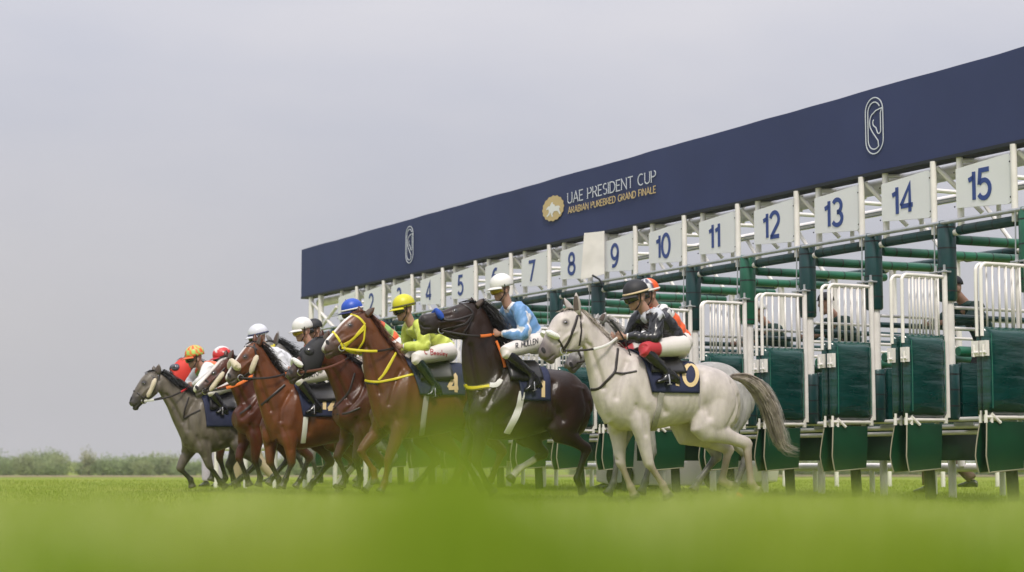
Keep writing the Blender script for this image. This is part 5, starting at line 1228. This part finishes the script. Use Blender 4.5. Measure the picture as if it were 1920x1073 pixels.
# ================================================================== people behind the gate, cart, rail, marker
def bystander(label, foot, yaw, top, legs, pose='stand', capm=None, shoes=None, group='attendants behind the gate', scale=1.0, topcol2=None):
    root = empty('person', tuple(foot), yaw); root.scale = (scale,)*3; tag(root, label, 'person', group)
    y = np.array([0, 1.0, 0]); lean = .0; st = .0
    if pose == 'lean': hip = np.array([-.18, 0, .88]); sh = np.array([.16, 0, 1.30]); hd = np.array([.34, 0, 1.48])
    elif pose == 'walk': hip = np.array([0, 0, .92]); sh = np.array([.06, 0, 1.42]); hd = np.array([.09, 0, 1.64])
    else: hip = np.array([0, 0, .93]); sh = np.array([.01, 0, 1.44]); hd = np.array([.03, 0, 1.66])
    J = {}
    for s in (1, -1):
        hipj = hip + y*s*.09
        if pose == 'walk': kn = hipj + (np.array([.16, 0, -.42]) if s > 0 else np.array([-.10, 0, -.44])); an = (kn + (np.array([.02, 0, -.42]) if s > 0 else np.array([-.26, 0, -.32])))
        elif pose == 'lean': kn = hipj + np.array([.14, s*.03, -.38]); an = kn + np.array([-.06, 0, -.42]); an[2] = .08
        else: kn = hipj + np.array([.02, s*.01, -.43]); an = kn + np.array([-.02, s*.01, -.42])
        shj = sh + y*s*.19 + np.array([0, 0, -.03])
        if pose == 'lean': el = shj + np.array([.20, s*.06, -.16]); ha = el + np.array([.22, -s*.08, -.02])
        elif pose == 'walk': el = shj + np.array([-.10*s, s*.06, -.27]); ha = el + np.array([.14 - .05*s, -s*.02, -.20])
        else: el = shj + np.array([-.03, s*.07, -.28]); ha = el + np.array([.08, -s*.03, -.24])
        J[s] = dict(hip=hipj, kn=kn, an=an, sh=shj, el=el, ha=ha)
    b = MB(); b.ball(hd + np.array([0, 0, .02]), (.095, .077, .115)); b.ball(hd + np.array([.03, 0, -.07]), (.055, .052, .06)); b.ball(hd + np.array([.10, 0, -.015]), (.018, .014, .024))
    for s in (1, -1): b.ball(hd + np.array([-.005, s*.078, -.01]), (.022, .010, .032))
    b.tube([hd + np.array([-.02, 0, -.04]), sh], [.055, .06], 10); b.tube([hip, sh], [.10, .10], 10)
    for s in (1, -1):
        q = J[s]; d = q['ha'] - q['el']; d /= np.linalg.norm(d); b.tube([q['sh'], q['el'], q['ha']], [.045, .038, .026], 10); b.ball(q['ha'] + d*.04, (.042, .022, .036))
        for k in range(4): b.tube([q['ha'] + d*.05 + np.array([0, 0, .024 - .016*k]), q['ha'] + d*(.105 - .006*abs(k-1.3)) + np.array([.0, -s*.014, .02 - .015*k])], [.0095, .008], 6)
        b.tube([q['ha'] + d*.02 + np.array([0, 0, .03]), q['ha'] + d*.065 + np.array([0, 0, .056])], [.011, .009], 6)
        b.tube([q['hip'], q['kn'], q['an']], [.07, .05, .035], 10)
    me = organic(b, .011, 2); me.materials.append(SKIN); link('body', me, root)
    b = MB(); b.loft([(hip + np.array([0, 0, -.06]), np.array([.125, 0, 0]), y*.17), (hip*.7 + sh*.3, np.array([.125, 0, 0]), y*.165), (hip*.3 + sh*.7, np.array([.130, 0, 0]), y*.185), (sh, np.array([.10, 0, 0]), y*.17), (sh + np.array([0, 0, .05]), np.array([.065, 0, 0]), y*.07)], 20)
    for s in (1, -1): q = J[s]; b.tube([q['sh'] + np.array([0, -s*.06, 0]), q['sh'], q['el'], q['el']*.3 + q['ha']*.7], [.08, .082, .065, .05], 12)
    me = organic(b, .014, 4); me.name = 'shirt'; me.materials.append(top); link('shirt', me, root)
    b = MB(); b.ball(hip, (.14, .175, .13))
    for s in (1, -1): q = J[s]; b.tube(catmull([q['hip'], q['hip']*.5 + q['kn']*.5, q['kn'], q['kn']*.4 + q['an']*.6, q['an'] + np.array([0, 0, .02])], 3), list(np.interp(np.linspace(0, 1, 13), [0, .5, 1], [.11, .085, .068])), 14)
    me = organic(b, .014, 3); me.name = 'trousers'; me.materials.append(legs); link('trousers', me, root)
    for s in (1, -1):
        q = J[s]; o = MB(); a = q['an']; o.loft([(a + np.array([-.06, 0, -.04]), np.array([0, 0, .04]), y*.035), (a + np.array([0, 0, -.02]), np.array([0, 0, .055]), y*.045), (a + np.array([.10, 0, -.045]), np.array([0, 0, .035]), y*.048), (a + np.array([.19, 0, -.06]), np.array([0, 0, .018]), y*.035)], 12); o.build('shoe', shoes or BOOT, root)
    if capm:
        o = MB(); Pg = [[hd + np.array([.112*math.sin(p)*math.cos(a) - .005, .092*math.sin(p)*math.sin(a), .05 + .105*math.cos(p)]) for a in np.linspace(0, 2*math.pi, 21)] for p in np.linspace(0, math.pi/2, 7)]; o.grid(Pg)
        co = o.build('cap', capm, root, autosmooth=False); o = MB(); o.grid([[hd + np.array([.10 + .075*t*math.cos(a), .085*math.sin(a), .05 - .015*t]) for a in np.linspace(-1.2, 1.2, 9)] for t in (0, .5, 1)]); po = o.build('peak', capm, co, autosmooth=False)
        for x in (co, po): m_ = x.modifiers.new('t', 'SOLIDIFY'); m_.thickness = .006
    else:
        o = MB(); o.ball(hd + np.array([-.015, 0, .045]), (.100, .084, .105)); o.build('hair', mat('hair_dark', (.015, .012, .010), .6), root)
    return root
GREENS = mat('shirt_dark_green', (.008, .040, .032), .7, noise=.3, nscale=9, bump=.4, bscale=9)
KHAKI = mat('trousers_khaki', (.34, .28, .17), .8, bump=.4, bscale=8); DKTR = mat('trousers_dark', (.018, .020, .020), .8, bump=.3); BROWN = mat('trousers_brown', (.10, .055, .035), .8, bump=.3)
LILAC = mat('robe_lilac', (.50, .46, .55), .8, bump=.4, bscale=8); BLUEG = mat('shirt_blue_grey', (.16, .20, .26), .8, bump=.4); REDB = mat('shirt_dark_red', (.16, .02, .02), .8, bump=.4)
CAPWH = mat('cap_plain_white', (.65, .64, .62), .7); CAPDK = mat('cap_plain_dark', (.015, .015, .02), .7)
def in_stall(px, w, z): l, _ = plane_w(px, 700, w); return G(l, w, z)
bystander('gate handler in dark green leaning inside the stall beside number 14', in_stall(1836, -1.1, .83), YAW, GREENS, DKTR, 'lean', CAPDK)
bystander('gate handler in dark green leaning in the stall below number 12', in_stall(1592, -1.1, .83), YAW, GREENS, DKTR, 'lean', CAPDK)
bystander('gate handler in dark green and a white cap leaning in the stall below number 11', in_stall(1462, -1.1, .83), YAW, GREENS, DKTR, 'lean', CAPWH)
def on_ground(px, Y): p = depth_pt(px, 900, Y); return np.array([p[0], p[1], 0.0])
bystander('attendant in brown trousers walking behind the gate, one leg seen under the flaps', on_ground(1768, 23.5), R(150), REDB, BROWN, 'walk')
bystander('attendant in khaki trousers standing behind the gate near the white cart', on_ground(1142, 27.5), R(200), GREENS, KHAKI, 'stand')
bystander('attendant in pale lilac standing beyond the leading grey horse legs', on_ground(398, 29.5), R(250), LILAC, LILAC, 'stand', CAPWH, group='attendants beyond the leading horses')
bystander('attendant in khaki trousers and blue grey shirt beyond the leading horses', on_ground(468, 29.0), R(170), BLUEG, KHAKI, 'walk', group='attendants beyond the leading horses')
# white utility cart
CARTW = mat('cart_white', (.68, .64, .62), .3, noise=.04, nscale=3, coat=.4); TYRE = mat('tyre', (.02, .02, .02), .8, bump=.3); GLASSD = mat('cart_glass', (.02, .025, .03), .08, spec=.7); SEATB = mat('cart_seat', (.03, .03, .03), .6)
cp = on_ground(1290, 26.4); cart = empty('utility_cart', tuple(cp), math.atan2(AX[1], AX[0]) + R(32)); tag(cart, 'small white utility cart parked behind the starting gate', 'cart')
prof = [(-1.15,.12),(-1.2,.40),(-1.15,.66),(-.35,.70),(-.25,.42),(.40,.42),(.55,.80),(1.0,.74),(1.2,.52),(1.2,.12),(.95,.07),(-.9,.07)]
o = MB(); m_ = len(prof); o.add([(x, .58, z) for x, z in prof] + [(x, -.58, z) for x, z in prof], [tuple(range(m_)), tuple(range(2*m_-1, m_-1, -1))] + [(k, (k+1) % m_, m_+(k+1) % m_, m_+k) for k in range(m_)]); o.build('body', CARTW, cart, smooth=False, bevel=.025)
for x in (-.72, .80):
    for s in (1, -1):
        o = MB(); o.tube([(x, s*.50, .21), (x, s*.52, .21), (x, s*.62, .21), (x, s*.64, .21)], [.17, .21, .21, .17], 24); wo = o.build('wheel', TYRE, cart); o = MB(); o.tube([(x, s*.62, .21), (x, s*.645, .21)], [.12, .10], 18); o.build('hub_cap', GALV, wo)
o = MB(); o.box((-.02, 0, .62), (.26, .5, .09)); o.build('seat', SEATB, cart, bevel=.03); o = MB(); o.box((-.30, 0, .90), (.06, .5, .22)); o.build('backrest', SEATB, cart, bevel=.03)
for x, s in ((-.36, 1), (-.36, -1), (.52, 1), (.52, -1)): o = MB(); o.tube([(x, s*.52, .7), (x*.9, s*.50, 1.72)], .02, 8); o.build('roof_post', WHITE, cart)
o = MB(); o.box((.03, 0, 1.74), (.62, .58, .03)); o.build('roof', CARTW, cart, bevel=.02)
o = MB(); o.tube([(.50, .25, .80), (.30, .25, 1.0)], .018, 8); ring(o, np.array([.28, .25, 1.02]), (-.7, 0, .7), .16, .014); o.build('steering_wheel', SEATB, cart)
for s in (1, -1): o = MB(); o.ball((1.19, s*.38, .56), (.03, .07, .05)); o.build('headlight', PALE, cart)
# low white running rail beyond the leading horses
def rail(label, pa, pb, Ya, Yb, npost, hgt=.62):
    a, b = on_ground(pa, Ya), on_ground(pb, Yb); root = empty('running_rail', tuple(a)); tag(root, label, 'rail'); d = b - a
    o = MB(); o.tube([np.array([0, 0, hgt]), d + np.array([0, 0, hgt])], .045, 12); o.build('top_rail', WHITE, root)
    for k in range(npost): p = d*((k + .15)/(npost - .6)); o = MB(); o.tube([p, p + np.array([0, 0, hgt])], .036, 10); o.build('rail_post', WHITE, root)
rail('low white running rail with round posts seen between the horses legs', 397, 700, 28.4, 27.6, 6)
rail('white running rail crossing behind the starting gate', 1080, 2000, 31.0, 29.0, 10, .34)
# orange ground marker by the white horse hind foot
p = depth_pt(1380, 930, 20.6); mk = empty('ground_marker', (p[0], p[1], 0)); tag(mk, 'small flat orange marker disc on the turf by the white horse hind hoof', 'marker')
o = MB(); o.tube([(0, 0, .0), (0, 0, .02), (0, 0, .055)], [.10, .085, .04], 20); o.build('disc', ORAT, mk); o = MB(); o.tube([(0, 0, .054), (0, 0, .062)], [.035, .032], 16); o.build('rim', ORAT, mk)
# ================================================================== thin haze over the whole place
hm = bpy.data.materials.new('haze_air'); hm.use_nodes = True; t = hm.node_tree; t.nodes.clear()
ho = t.nodes.new('ShaderNodeOutputMaterial'); pv = t.nodes.new('ShaderNodeVolumePrincipled')
pv.inputs['Color'].default_value = (.93, .94, .96, 1); pv.inputs['Density'].default_value = .0005; pv.inputs['Anisotropy'].default_value = .3
t.links.new(pv.outputs[0], ho.inputs['Volume'])
mb = MB(); mb.box((0, 150, 2.5), (260, 180, 5.2)); hz_o = mb.build('haze', hm, smooth=False); tag(hz_o, 'thin pale haze over the turf', 'haze', kind='stuff')
